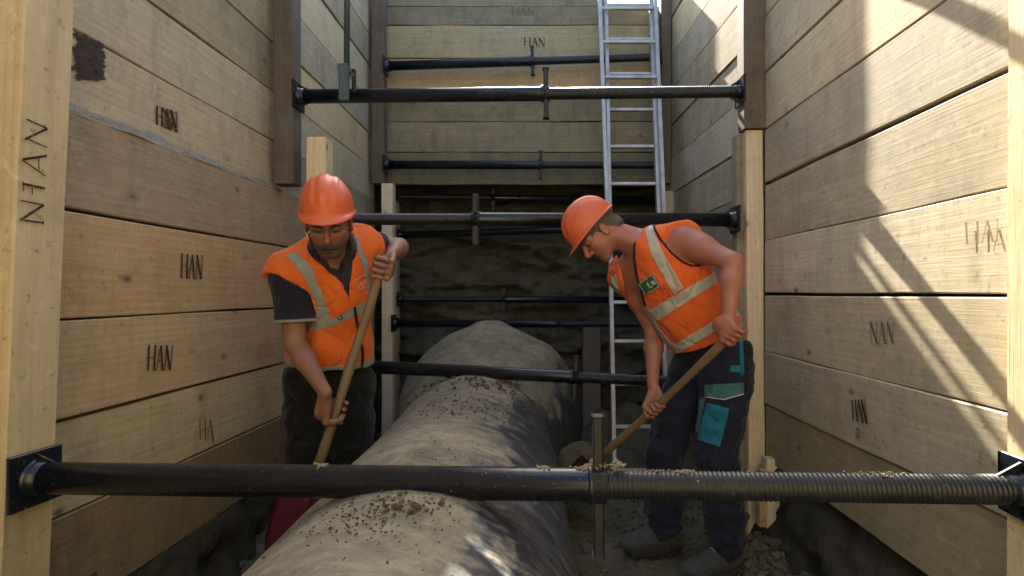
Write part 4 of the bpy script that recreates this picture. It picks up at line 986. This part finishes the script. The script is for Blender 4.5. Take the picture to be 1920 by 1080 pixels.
# shaft of his shovel
SA, SB = V3(722, 478, 2.235), V3(597, 872, 2.12); sdir = (SB - SA).normalized()
def shaft_at(py):
    t = 0
    lo_, hi_ = -.5, 2.0
    for _ in range(40):
        t = (lo_ + hi_) / 2; q = SA + (SB - SA) * t; y = VY - (q.z - CAM.z) / q.y * F
        if y < py: lo_ = t
        else: hi_ = t
    return SA + (SB - SA) * t
headF, headU = Vector((.30, -1, -.56)), Vector((.07, -.5, 1))
HC = V3(616, 417, 2.10)
hp, HL_, axH = head_prims(HC, headF, headU)
Fd = Field((-1.36, 1.90, .0), (-.52, 2.80, 1.72), .0038)
for p, k_ in tp: Fd.add(p, k_)
Fd.add(cone(J['N'] - uT * .03, HL_(0, -.030, -.05), .066, .060), .03)
for hp_, kn, an in (('HR', 'KR', 'AR'), ('HL', 'KL', 'AL')):
    Fd.add(cone(J[hp_], J[kn], .088, .062), .04); Fd.add(cone(J[kn], J[an], .058, .042), .03); Fd.add(cone(J[an] - Z3 * .03, J[an] + Vector((.03, -.10, -.04)), .036, .026), .02)
for s_, e_, w_ in (('SR', 'ER', 'WR'), ('SL', 'EL', 'WL')):
    Fd.add(cone(J[s_], J[e_], .054, .041), .03); Fd.add(cone(J[e_], J[e_].lerp(J[w_], .35), .040, .042), .02); Fd.add(cone(J[e_].lerp(J[w_], .35), J[w_], .041, .0235), .02)
Fh = Field((HC.x - .15, HC.y - .16, HC.z - .19), (HC.x + .15, HC.y + .17, HC.z + .15), .003)
for p, k_, m_ in hp: Fd.add(p, k_, m_)
GL_ = shaft_at(772); GU = shaft_at(503)
for p, k_ in grip(GL_, -sdir, J['WR'], Vector((-.75, -.6, -.1)), idx_dir=-1): Fd.add(p, k_)
for p, k_ in grip(GU, sdir, J['WL'], Vector((.15, -.9, .35)), idx_dir=-1): Fd.add(p, k_)
body, PB, fB = skin(Fd, rootL, lambda P, T: (head_tint(P, T, HL_, axH, 1.15), T.__imul__(A3((.95, .92, .90)))))
# eyebrows, hair
def hair_shell(H, ax, mat, parent, zlo, brow=True, name='hair', back=-.0):
    c = A3(H(0, 0, 0)); Fx = Field(c - .15, c + .15, .004); R = list(ax)
    Fx.add(ell(H(0, -.014, .030), R, (.080, .099, .090)), .02); Fx.add(cone(H(-.03, -.075, -.035), H(.03, -.075, -.035), .034, .034), .03)
    Fx.cut(H(0, .062, .05), A3(ax[1])); Fx.cut(H(0, 0, .075), A3(ax[2])); Fx.cut(H(0, -.07, -.055), -A3(ax[2]) * 1.0 + A3(ax[1]) * 0)
    # keep it clear of the face and ears: sloping front line
    n = -A3(ax[2]) * .62 + A3(ax[1]) * .78; Fx.cut(H(0, .045, .005), n)
    P, f = Fx.mesh(); P = P + normals(P, f) * (.0035 * fbm(P * 60, 3, 5))[:, None]; return link(name, np_mesh(P, f), mat, parent, smooth=True)
hair_shell(HL_, axH, M['hair_dark'], body, 0)
for s in (-1, 1):
    bm = bmesh.new(); tube(bm, [HL_(s * .014, .0985, .0135), HL_(s * .030, .0945, .019), HL_(s * .050, .078, .014)], [.0032, .0040, .0020], 8); link('eyebrow', bm_mesh(bm), M['hair_dark'], body)
helmet(rootL, HL_, axH, tip=.17)
# navy polo
Fx = Field((-1.34, 1.98, .80), (-.55, 2.75, 1.62), .005)
for p, k_ in tp: Fx.add(p, k_, grow=.010)
eR = J['SR'].lerp(J['ER'], .60); eL = J['SL'].lerp(J['EL'], .62)
Fx.add(cone(J['SR'] + uT * .0, J['SR'].lerp(J['ER'], .75), .072, .070), .03); Fx.add(cone(J['SL'], J['SL'].lerp(J['EL'], .85), .066, .060), .03)
Fx.add(cone(J['N'] - uT * .02 + fT * .005, HL_(0, -.03, -.065), .082, .076), .02)
Fx.add(cone(HL_(0, -.03, -.07), HL_(0, -.03, -.02), .070, .075), .0, 's')
Fx.add(cone(J['N'] + fT * .02, HL_(0, .0, -.09), .060, .068), .0, 's')
Fx.add(wedge([(602, 478), (640, 478), (634, 508), (618, 506)], 1.9, 2.27), .004, 's')
# sleeve ends
def cyl_cut(Fx, c, n, rad):
    """remove what lies beyond a sleeve end"""
    lo = A3(c) - rad; hi = A3(c) + rad; c, n = A3(c), A3(n)
    def fn(X, Y, Z):
        px, py, pz = X - c[0], Y - c[1], Z - c[2]; a = px * n[0] + py * n[1] + pz * n[2]; return np.maximum(-a, np.sqrt(px ** 2 + py ** 2 + pz ** 2) - rad)
    Fx.add((lo, hi, fn), .002, 's')
dR = (J['ER'] - J['SR']).normalized(); dL = (J['EL'] - J['SL']).normalized(); eRp = V3(549, 603, 2.22); eLp = J['SL'].lerp(J['EL'], .50)
dRs = Vector((.05, 0, -1)).lerp(dR, .5).normalized()
cyl_cut(Fx, eRp, dRs, .13); cyl_cut(Fx, eLp, dL, .13)
polo, PP, fP = shell(Fx, 'polo_shirt', M['navy'], rootL, .003, 12, 3, axis=uT)
for e_, d_, ra, sA, eA in ((eRp, dRs, .071, 'SR', 'ER'), (eLp, dL, .062, 'SL', 'EL')):
    # white tipping round the sleeve hem
    ax0 = J[sA]; ax1 = J[eA]; dd = (ax1 - ax0).normalized(); cc = ax0 + dd * ((e_ - ax0).dot(d_) / dd.dot(d_)); x_, y_, z_ = frame(d_); bm = bmesh.new(); vr = []
    sel = PP[(np.abs((PP - A3(cc)) @ A3(d_) + .006) < .008) & (np.linalg.norm(PP - A3(cc), axis=1) < .10)]
    angs = np.arctan2((sel - A3(cc)) @ A3(y_), (sel - A3(cc)) @ A3(x_)); rads = np.linalg.norm((sel - A3(cc)) - np.outer((sel - A3(cc)) @ A3(d_), A3(d_)), axis=1); nb = 40
    pr_ = []
    for i in range(nb):
        t = -math.pi + 2 * math.pi * i / nb; dlt = np.abs((angs - t + math.pi) % (2 * math.pi) - math.pi); mm = dlt < .22; pr_.append(float(rads[mm].max()) if mm.any() else ra)
    pr_ = [(pr_[i - 1] + pr_[i] + pr_[(i + 1) % nb]) / 3 + .0012 for i in range(nb)]
    rings = []
    for off_ in (-.011, -.0035, .0005):
        rings.append([bm.verts.new(cc + x_ * (math.cos(-math.pi + 2 * math.pi * i / nb) * pr_[i]) + y_ * (math.sin(-math.pi + 2 * math.pi * i / nb) * pr_[i]) + d_ * off_) for i in range(nb)])
    for a_, b_ in zip(rings, rings[1:]):
        for i in range(nb): fc = bm.faces.new((a_[i], a_[(i + 1) % nb], b_[(i + 1) % nb], b_[i])); fc.smooth = True
    bmesh.ops.solidify(bm, geom=list(bm.faces), thickness=.003); me = bpy.data.meshes.new('m'); bm.to_mesh(me); bm.free(); link('sleeve_trim', me, M['white_trim'], polo)
# collar wings
for poly in ([(578, 438), (600, 440), (640, 520), (634, 540), (606, 505)], [(640, 520), (652, 455), (663, 438), (660, 520), (648, 545)]):
    patch(PP, fP, poly, polo, 'collar', M['navy2'], .007, .003)
# orange vest
Fv = Field((-1.36, 1.96, .78), (-.52, 2.80, 1.62), .005)
for p, k_ in tp: Fv.add(p, k_, grow=.017)
Fv.add(cone(J['SR'] - rT * .03 + uT * .012, J['SR'] + rT * .024 + uT * .0, .073, .071), .04); Fv.add(cone(J['SL'] + rT * .05 + uT * .005, J['SL'] + rT * .012, .075, .068), .04)
hem = J['P'].lerp(J['N'], .02); 
Fv.add(cone(J['P'] - uT * .05 - rT * .03, J['P'] + uT * .15 - rT * .03, .150, .138), .06); Fv.add(cone(J['P'] - uT * .05 + rT * .03, J['P'] + uT * .15 + rT * .03, .150, .138), .06)
Fv.cut(V3(620, 697, 2.30), A3((-.12, .10, -1)))
# neck opening and arm holes
Fv.add(cone(J['N'] - uT * .05 + fT * .01, HL_(0, -.02, -.02), .088, .098), .01, 's')
Fv.add(wedge([(572, 425), (604, 498), (634, 537), (669, 584), (662, 480), (666, 425)], 1.8, 2.28), .004, 's')
Fv.add(wedge([(497, 512), (520, 514), (560, 540), (588, 580), (588, 640), (480, 640)], 1.8, 2.22), .004, 's')
Fv.add(cone(J['SR'] + dR * .045 , J['ER'], .076, .085), .01, 's'); Fv.add(cone(J['SL'].lerp(J['EL'], .34) - rT * .02, J['EL'], .078, .09), .01, 's')
vest, PV, fV = shell(Fv, 'safety_vest', M['vest'], rootL, .0085, 8, 11, axis=uT + rT * .3, stretch=2.6)
b_ = .0025
def tape(polys, mat='tape', name='reflective_stripe', off=b_, parent=None, P=None, f=None, label=None, ylim=None):
    for q in polys: patch(P if P is not None else PV, f if f is not None else fV, q, parent or vest, name, M[mat], off, .0012, label=label, ylim=ylim)
tape([[(533, 478), (556, 473), (585, 500), (605, 560), (598, 580), (575, 528), (553, 497)]])
tape([[(590, 545), (602, 541), (616, 585), (621, 603), (590, 612), (577, 610), (596, 585)]], off=.0031)
tape([[(577, 608), (625, 597), (664, 575), (664, 592), (628, 612), (578, 622)]])
tape([[(668, 577), (692, 560), (700, 575), (697, 592), (670, 592)]])
tape([[(660, 442), (668, 442), (690, 490), (695, 545), (690, 560), (684, 505), (670, 470)]])
tape([[(528, 668), (560, 682), (600, 690), (672, 682), (672, 706), (600, 708), (528, 700)]])
tape([[(674, 684), (712, 662), (716, 690), (674, 706)]])
patch(PV, fV, [(602, 520), (632, 508), (652, 535), (657, 580), (629, 597), (616, 560)], vest, 'chest_pocket', M['vest'], .005, .003)
patch(PV, fV, [(600, 512), (640, 520), (648, 538), (614, 556), (603, 538)], vest, 'pocket_flap', M['vest'], .010, .003)
patch(PV, fV, path_poly([(665, 576), (669, 600), (674, 630), (680, 652), (681, 675), (676, 706)], 4.5), vest, 'zip', M['black'], .004, .003)
for q in (rect_line(666, 526, 685, 515, 1.5), rect_line(671, 546, 690, 537, 1.5), rect_line(666, 526, 671, 546, 1.5)): patch(PV, fV, q, vest, 'badge_border', M['print_o'], .0035, .001)
for q in (rect_line(671, 530, 675, 541, 1.6), rect_line(675, 541, 677, 528, 1.4), rect_line(677, 528, 681, 539, 1.4), rect_line(681, 539, 683, 525, 1.4), rect_line(684, 524, 687, 536, 1.6)): patch(PV, fV, q, vest, 'badge_print', M['print_o'], .0035, .001)
bm = bmesh.new(); c_ = V3(639, 596, 2.17)
bst = PV[np.argmin(np.linalg.norm(np.stack([VX + PV[:, 0] / PV[:, 1] * F - 639, VY - (PV[:, 2] - CAM.z) / PV[:, 1] * F - 597, (PV[:, 1] - 2.0) * 60], 1), axis=1))]; c_ = Vector(bst) - Vector((0, .007, 0))
tube(bm, [c_ + Vector((math.cos(t) * .009, 0, math.sin(t) * .008)) for t in [2 * math.pi * i / 16 for i in range(17)]], [.0018] * 17, 8); link('ring', bm_mesh(bm), M['black'], vest)
# trousers
Fx = Field((-1.36, 2.22, .02), (-.60, 2.86, 1.02), .006)
Fx.add(tp[0][0], .05, grow=.016); Fx.add(cone(J['P'] - Z3 * .03, J['P'] + uT * .08, .135, .130), .04)
for hp_, kn, an in (('HR', 'KR', 'AR'), ('HL', 'KL', 'AL')):
    Fx.add(cone(J[hp_], J[kn], .105, .084), .05); Fx.add(cone(J[kn], J[an], .082, .075), .04)
Fx.cut(V3(618, 690, 2.5), A3((0, 0, 1))); Fx.cut((0, 0, .05), A3((0, 0, -1)))
tr, PT, fT2 = shell(Fx, 'trousers', M['trouser_l'], rootL, .013, 8, 21, axis=Z3, stretch=.8)
for an in ('AR', 'AL'):
    Fx = Field(A3(J[an]) - [.12, .28, .12], A3(J[an]) + [.12, .12, .1], .005); a_ = J[an]
    Fx.add(cone(a_ + Z3 * .05, a_ - Z3 * .03, .05, .05), .02); Fx.add(cone(a_ - Z3 * .035, a_ + Vector((.05, -.17, -.045)), .050, .044), .03); Fx.cut((0, 0, .003), A3((0, 0, -1))); shell(Fx, 'boot', M['boot'], rootL, .002, 12, 2)
# ================================================================== the right worker
K = dict(P=V3(1342, 655, 2.57), N=V3(1213, 455, 2.52), SL=V3(1278, 450, 2.455), SR=V3(1176, 508, 2.64), EL=V3(1374, 492, 2.26), WL=V3(1366, 600, 2.22), ER=V3(1226, 622, 2.66), WR=V3(1224, 722, 2.55),
         HL=V3(1362, 690, 2.49), HR=V3(1300, 695, 2.66), KL=V3(1345, 855, 2.42), KR=V3(1243, 850, 2.64), fwd=Vector((-.42, -.80, -.36)), pfwd=Vector((-1, -.22, 0)), pup=Vector((-.15, 0, 1)))
K['AL'] = W(1362, 1018, 2.46); K['AL'].z = .105; K['AR'] = W(1248, 985, 2.66); K['AR'].z = .105
TL = W(1292, 1052, 2.37); TR = W(1165, 1010, 2.62)
rootR = empty('person', (K['P'].x - .02, 2.56, 0), 'right worker in orange helmet and vest with bare arms, bent over in profile, shovelling', 'person')
tp, axT = torso_prims(K); rT, fT, uT = axT
HC = V3(1122, 436, 2.55)
hp, HR_, axH = head_prims(HC, Vector((-.66, -.16, -.75)), Vector((-.75, .0, .66)))
RA_, RB_ = V3(1388, 612, 2.20), V3(1112, 870, 2.74); rdir = (RB_ - RA_).normalized()
def rsh(px):
    lo_, hi_ = -.1, 1.2
    for _ in range(40):
        t = (lo_ + hi_) / 2; q = RA_ + (RB_ - RA_) * t; x = VX + q.x / q.y * F
        if x > px: lo_ = t
        else: hi_ = t
    return RA_ + (RB_ - RA_) * t
Fd = Field((.05, 2.02, .0), (1.0, 2.90, 1.66), .0038)
for p, k_ in tp: Fd.add(p, k_)
Fd.add(cone(K['N'] - uT * .02, HR_(0, -.035, -.045), .064, .060), .03)
for hp_, kn, an, tn in (('HL', 'KL', 'AL', TL), ('HR', 'KR', 'AR', TR)):
    Fd.add(cone(K[hp_], K[kn], .088, .062), .04); Fd.add(cone(K[kn], K[an], .058, .042), .03); Fd.add(cone(K[an] - Z3 * .04, K[an].lerp(tn, .45) - Z3 * .035, .036, .026), .02)
Fd.add(cone(K['SL'], K['SL'].lerp(K['EL'], .3), .064, .060), .035)
for s_, e_, w_ in (('SL', 'EL', 'WL'), ('SR', 'ER', 'WR')):
    Fd.add(cone(K[s_], K[s_].lerp(K[e_], .45), .060, .054), .03); Fd.add(cone(K[s_].lerp(K[e_], .45), K[e_], .052, .040), .03); Fd.add(cone(K[e_], K[e_].lerp(K[w_], .30), .039, .044), .02); Fd.add(cone(K[e_].lerp(K[w_], .30), K[w_], .043, .0245), .02)
for p, k_, m_ in hp: Fd.add(p, k_, m_)
# sternomastoid line and throat
Fd.add(cone(HR_(.045, -.03, -.045), K['N'] + fT * .055 - uT * .03 + rT * .02, .018, .020), .03)
Fd.add(cone(HR_(-.045, -.03, -.045), K['N'] + fT * .055 - uT * .03 - rT * .02, .018, .020), .03)
for p, k_ in grip(rsh(1226), rdir, K['WR'], Vector((.3, .9, .1)), idx_dir=1): Fd.add(p, k_)
for p, k_ in grip(rsh(1374), rdir, K['WL'], Vector((-.2, -.9, .0)), idx_dir=1): Fd.add(p, k_)
body2, PB, fB = skin(Fd, rootR, lambda P, T: (head_tint(P, T, HR_, axH, .5), T.__imul__(A3((1.22, 1.04, 1.02)))))
hair_shell(HR_, axH, M['hair'], body2, 0)
for s in (-1, 1):
    bm = bmesh.new(); tube(bm, [HR_(s * .014, .0985, .0135), HR_(s * .030, .0945, .019), HR_(s * .050, .078, .014)], [.003, .0036, .0018], 8); link('eyebrow', bm_mesh(bm), M['hair'], body2)
helmet(rootR, HR_, axH, dots=True, tip=.03)
# grey undershirt
Fx = Field((.10, 2.15, .90), (1.0, 2.90, 1.60), .006)
for p, k_ in tp[:4]: Fx.add(p, k_, grow=.006)
Fx.add(cone(K['N'] - uT * .02, K['SL'].lerp(K['N'], .45), .075, .070), .03); Fx.add(cone(K['N'] - uT * .02, K['SR'].lerp(K['N'], .45), .075, .070), .03)
Fx.add(cone(K['N'] - uT * .05 + fT * .03, HR_(0, -.02, -.05), .078, .075), .01, 's'); Fx.add(ell(K['P'].lerp(K['N'], .86) + fT * .11, [rT, fT, uT], (.075, .07, .12)), .01, 's')
tank, _, _ = shell(Fx, 'undershirt', M['tank'], rootR, .003, 10, 5, axis=uT)
# vest
Fv = Field((.06, 2.12, .86), (1.0, 2.92, 1.62), .005)
for p, k_ in tp: Fv.add(p, k_, grow=.020)
Fv.add(cone(K['P'] + uT * .06, K['P'] + uT * .2, .165, .150), .06)
Fv.add(cone(K['SR'] - uT * .03 + fT * .02, K['SR'] - uT * .17 + fT * .03, .080, .060), .05)
dL = (K['EL'] - K['SL']).normalized(); dRr = (K['ER'] - K['SR']).normalized()
hn = A3(-uT * 1.0 + rT * .10); Fv.cut(V3(1335, 651, 2.38), hn)
Fv.add(cone(K['N'] - uT * .03, HR_(0, -.02, -.02), .066, .085), .01, 's')
Fv.add(cone(K['SL'].lerp(K['EL'], .22), K['EL'], .066, .075), .01, 's'); Fv.add(cone(K['SR'] + dRr * .10, K['ER'], .055, .07), .01, 's')
Fv.add(wedge([(1222, 416), (1232, 440), (1262, 478), (1292, 497), (1312, 496), (1345, 500), (1400, 430), (1300, 400), (1240, 404)], 1.9, 2.41), .004, 's')
# the open front between the two panels
Fv.add(wedge([(1148, 445), (1160, 425), (1192, 428), (1188, 485), (1180, 500), (1160, 493)], 1.9, 2.78), .003, 's')
Fv.add(wedge([(1161, 492), (1188, 484), (1200, 540), (1208, 578), (1200, 584), (1172, 552)], 1.9, 2.78), .003, 's')
Fv.add(wedge([(1196, 590), (1207, 582), (1232, 622), (1270, 672), (1255, 700), (1190, 700), (1150, 640), (1188, 606)], 1.9, 2.9), .004, 's')
vest, PV, fV = shell(Fv, 'safety_vest', M['vest_dull'], rootR, .0085, 8, 31, axis=uT + rT * .4, stretch=2.6)
T_ = lambda polys, **kw: tape(polys, **kw, parent=vest, P=PV, f=fV)
T_([[(1209, 432), (1222, 418), (1228, 440), (1245, 478), (1282, 540), (1263, 552), (1222, 480)]], mat='tape_pale')
T_([[(1212, 585), (1340, 511), (1344, 531), (1226, 606)]], mat='tape_pale', off=.0031)
T_([[(1262, 648), (1345, 598), (1345, 619), (1270, 664)]], mat='tape_pale')
T_([[(1346, 596), (1392, 566), (1395, 585), (1347, 617)]], mat='tape_pale')
T_([[(1145, 520), (1154, 514), (1160, 548), (1152, 552)]], mat='tape_pale')
patch(PV, fV, path_poly([(1192, 438), (1188, 462), (1188, 486), (1193, 515), (1201, 545), (1210, 578)], 4), vest, 'dark_edging', M['black'], .004, .003)
patch(PV, fV, path_poly([(1208, 576), (1220, 600), (1236, 624), (1254, 646), (1276, 656)], 7), vest, 'grey_edging', M['tape'], .005, .003)
patch(PV, fV, path_poly([(1224, 416), (1228, 430), (1238, 448), (1262, 476), (1280, 491), (1296, 498), (1314, 497)], 4), vest, 'armhole_edging', M['black'], .004, .003)
bd = patch(PV, fV, [(1197, 533), (1223, 514), (1237, 537), (1209, 554)], vest, 'badge', M['green'], .004, .0015, label='small green rectangular badge with pale lettering')
for q in (rect_line(1198, 533, 1222, 516, 1.2), rect_line(1209, 552, 1235, 537, 1.2), rect_line(1198, 533, 1209, 552, 1.0), rect_line(1222, 516, 1235, 537, 1.0)): patch(PV, fV, q, vest, 'badge_border', M['print'], .0055, .001)
for q in ([(1201, 539), (1206, 536), (1211, 545), (1208, 548)], [(1206, 539), (1210, 536), (1213, 541), (1209, 543)], [(1211, 532), (1214, 530), (1219, 539), (1216, 541)], [(1216, 540), (1222, 536), (1224, 538), (1218, 542)], [(1219, 530), (1224, 526), (1230, 533), (1224, 535)]): patch(PV, fV, q, vest, 'badge_print', M['print'], .0057, .001)
# trousers
Fx = Field((.25, 2.14, .02), (1.06, 2.92, 1.16), .006)
pr, pf, pu = axes(K['pup'], K['pfwd'])
Fx.add(ell(K['P'], [pr, pf, pu], (.160, .112, .13)), .05, grow=.020)
Fx.add(cone(K['P'] + pu * .02, K['P'] + pu * .10, .128, .120), .04)
for hp_, kn, an in (('HL', 'KL', 'AL'), ('HR', 'KR', 'AR')):
    Fx.add(cone(K[hp_], K[kn], .108, .084), .05); Fx.add(cone(K[kn], K[an] + Z3 * .05, .082, .078), .04); Fx.add(cone(K[an] + Z3 * .10, K[an] + Z3 * .015, .084, .076), .015)
    [Fx.add(ell(K[an] + Z3 * zz_ + Vector((.008 * math.sin(zz_ * 90), 0, 0)), [Vector((1, 0, tl_)).normalized(), Y3, Vector((-tl_, 0, 1)).normalized()], (rr_, rr_, .020)), .008) for zz_, rr_, tl_ in ((.015, .088, .25), (.06, .092, -.3), (.105, .089, .28), (.16, .086, -.22))]
Fx.cut(V3(1360, 640, 2.5), A3(pu * 1.0 - pf * .25)); Fx.cut((0, 0, .055), A3((0, 0, -1)))
tr, PT, fT2 = shell(Fx, 'trousers', M['trouser_r'], rootR, .013, 8, 41, axis=Z3, stretch=.9)
T2 = lambda poly, nm, mat, off=.003, th=.002, label=None: patch(PT, fT2, poly, tr, nm, M[mat], off, th, ylim=2.52, label=label)
T2([(1320, 722), (1394, 718), (1395, 738), (1358, 748), (1322, 744)], 'thigh_panel', 'tealgrey')
T2([(1311, 748), (1321, 745), (1309, 810), (1299, 818)], 'thigh_panel', 'tealgrey')
T2([(1325, 755), (1368, 767), (1350, 838), (1306, 824)], 'cargo_pocket', 'teal', .007, .006)
T2([(1327, 755), (1366, 766), (1362, 791), (1345, 788), (1330, 778)], 'pocket_flap', 'teal', .012, .004)
T2([(1387, 640), (1393, 640), (1396, 700), (1389, 706)], 'side_stripe', 'teal'); T2([(1369, 686), (1388, 685), (1388, 698), (1370, 698)], 'side_stripe', 'teal')
for q in (rect_line(1322, 744, 1358, 749, 1.6), rect_line(1358, 749, 1395, 739, 1.6)): T2(q, 'piping', 'white_trim', .0055, .001)
T2([(1395, 628), (1412, 640), (1413, 665), (1398, 662)], 'belt_loop', 'black', .008, .006)
for an, tn in (('AL', TL), ('AR', TR)):
    a_ = K[an]; d_ = (tn - a_); d_.z = 0; d_ = d_.normalized(); heel = Vector((a_.x, a_.y, .045)) - d_ * .035; toe = Vector((a_.x, a_.y, .045)) + d_ * .205; sd_ = d_.cross(Z3)
    Fx = Field(np.minimum(A3(heel), A3(toe)) - .09, np.maximum(A3(heel), A3(toe)) + [.09, .09, .13], .004)
    Fx.add(cone(a_ + Z3 * .05, a_ - Z3 * .03, .052, .052), .02); Fx.add(cone(heel + Z3 * .02, toe - d_ * .08 + Z3 * .000, .043, .043), .03); Fx.add(ell(toe - d_ * .050 + Z3 * .004, [d_, sd_, Z3], (.078, .052, .040)), .02)
    Fx.add(cone(a_ + d_ * .03 - Z3 * .01, a_ + d_ * .10 - Z3 * .035, .040, .036), .03); Fx.cut((0, 0, .016), A3((0, 0, -1)))
    bt, PQ, fQ = shell(Fx, 'boot', M['boot'], rootR, .004, 26, 2, axis=d_.cross(Z3), stretch=2)
    Fx = Field(np.minimum(A3(heel), A3(toe)) - .09, np.maximum(A3(heel), A3(toe)) + [.09, .09, .05], .004)
    Fx.add(cone(Vector((heel.x, heel.y, .02)), Vector((toe.x, toe.y, .02)) - d_ * .055, .050, .055), .02); Fx.cut((0, 0, .030), A3((0, 0, 1))); Fx.cut((0, 0, -.004), A3((0, 0, -1)))
    shell(Fx, 'sole', M['sole'], bt, .0, relaxn=1)
    for i in range(4):
        c_ = a_ + d_ * (.048 + .018 * i) + Z3 * (.028 - .011 * i); bm = bmesh.new(); tube(bm, [c_ - sd_ * .022 - Z3 * .004, c_ + Z3 * .007, c_ + sd_ * .022 - Z3 * .004], [.0028] * 3, 6); link('lace', bm_mesh(bm), M['tape'], bt)
# ================================================================== shovels
def shovel(label, A, B, bw, tiltn, yellow=False, group=None):
    """A top of the shaft, B where the shaft meets the blade's socket"""
    A, B = Vector(A), Vector(B); d = (B - A).normalized(); root = empty('shovel', A.lerp(B, .5), label, 'shovel')
    bm = bmesh.new(); n = 14; pts = [A + (B - A) * (i / (n - 1)) for i in range(n)]; x_, y_, z_ = frame(d)
    pts = [p + x_ * (.004 * math.sin(i * .7)) * (0 < i < n - 1) + Vector(tiltn) * (-.010 * math.sin(math.pi * i / (n - 1))) for i, p in enumerate(pts)]
    tube(bm, pts, [.0175] + [.0182 + .0012 * math.sin(i * 1.3) for i in range(n - 2)] + [.0165], 18); link('handle', bm_mesh(bm), M['handle'], root)
    if yellow: bm = bmesh.new(); lathe_steps(bm, B - d * .035, B - d * .010, [(0, .0198), (.02, .0196)], 20); link('yellow_band', bm_mesh(bm), M['yellow'], root)
    nn = Vector(tiltn).normalized(); nn = (nn - d * nn.dot(d)).normalized(); sx_ = d.cross(nn)
    bm = bmesh.new(); lathe_steps(bm, B - d * .0, B + d * .16, [(0, .021), (.02, .0225), (.09, .021), (.16, .013)], 20); link('socket', bm_mesh(bm), M['blade'], root)
    bm = bmesh.new(); NU, NV = 17, 16; g = []
    for j in range(NV):
        v = j / (NV - 1); row = []
        hw = bw / 2 * (math.sin(min(1, (v + .02) / .13) * math.pi / 2) ** .7) * (1 if v < .55 else math.sqrt(max(0, 1 - ((v - .55) / .47) ** 2.2)) * .98 + .02)
        for i in range(NU):
            s = (i / (NU - 1) * 2 - 1); rib = .012 * math.exp(-(s * hw / .02) ** 2) * (1 - v) ; dish = -.020 * (s ** 2)
            row.append(bm.verts.new(B + d * (.075 + .30 * v) + sx_ * (s * hw) + nn * (-.006 - dish + rib - .03 * v * v)))
        g.append(row)
    for a_, b2 in zip(g, g[1:]):
        for i in range(NU - 1): fc = bm.faces.new((a_[i], a_[i + 1], b2[i + 1], b2[i])); fc.smooth = True
    bmesh.ops.solidify(bm, geom=list(bm.faces), thickness=.002); me = bpy.data.meshes.new('m'); bm.to_mesh(me); bm.free(); link('blade', me, M['blade'], root); return root
shovel('shovel with a yellow-banded handle, held by the left worker, its magenta blade beside the pipe', SA - sdir * -.0, shaft_at(884), .215, Vector((.1, -1, .15)), True)
shovel('brown-handled shovel held low by the right worker, its reddish blade near the clay lump', RA_ - rdir * .02, rsh(1124), .16, Vector((-.5, -.7, .6)))
for o_ in bpy.data.objects:
    if o_.parent and o_.parent.name == 'shovel.001' and o_.name.split('.')[0] in ('socket', 'blade'): o_.data.materials[0] = M['blade2']
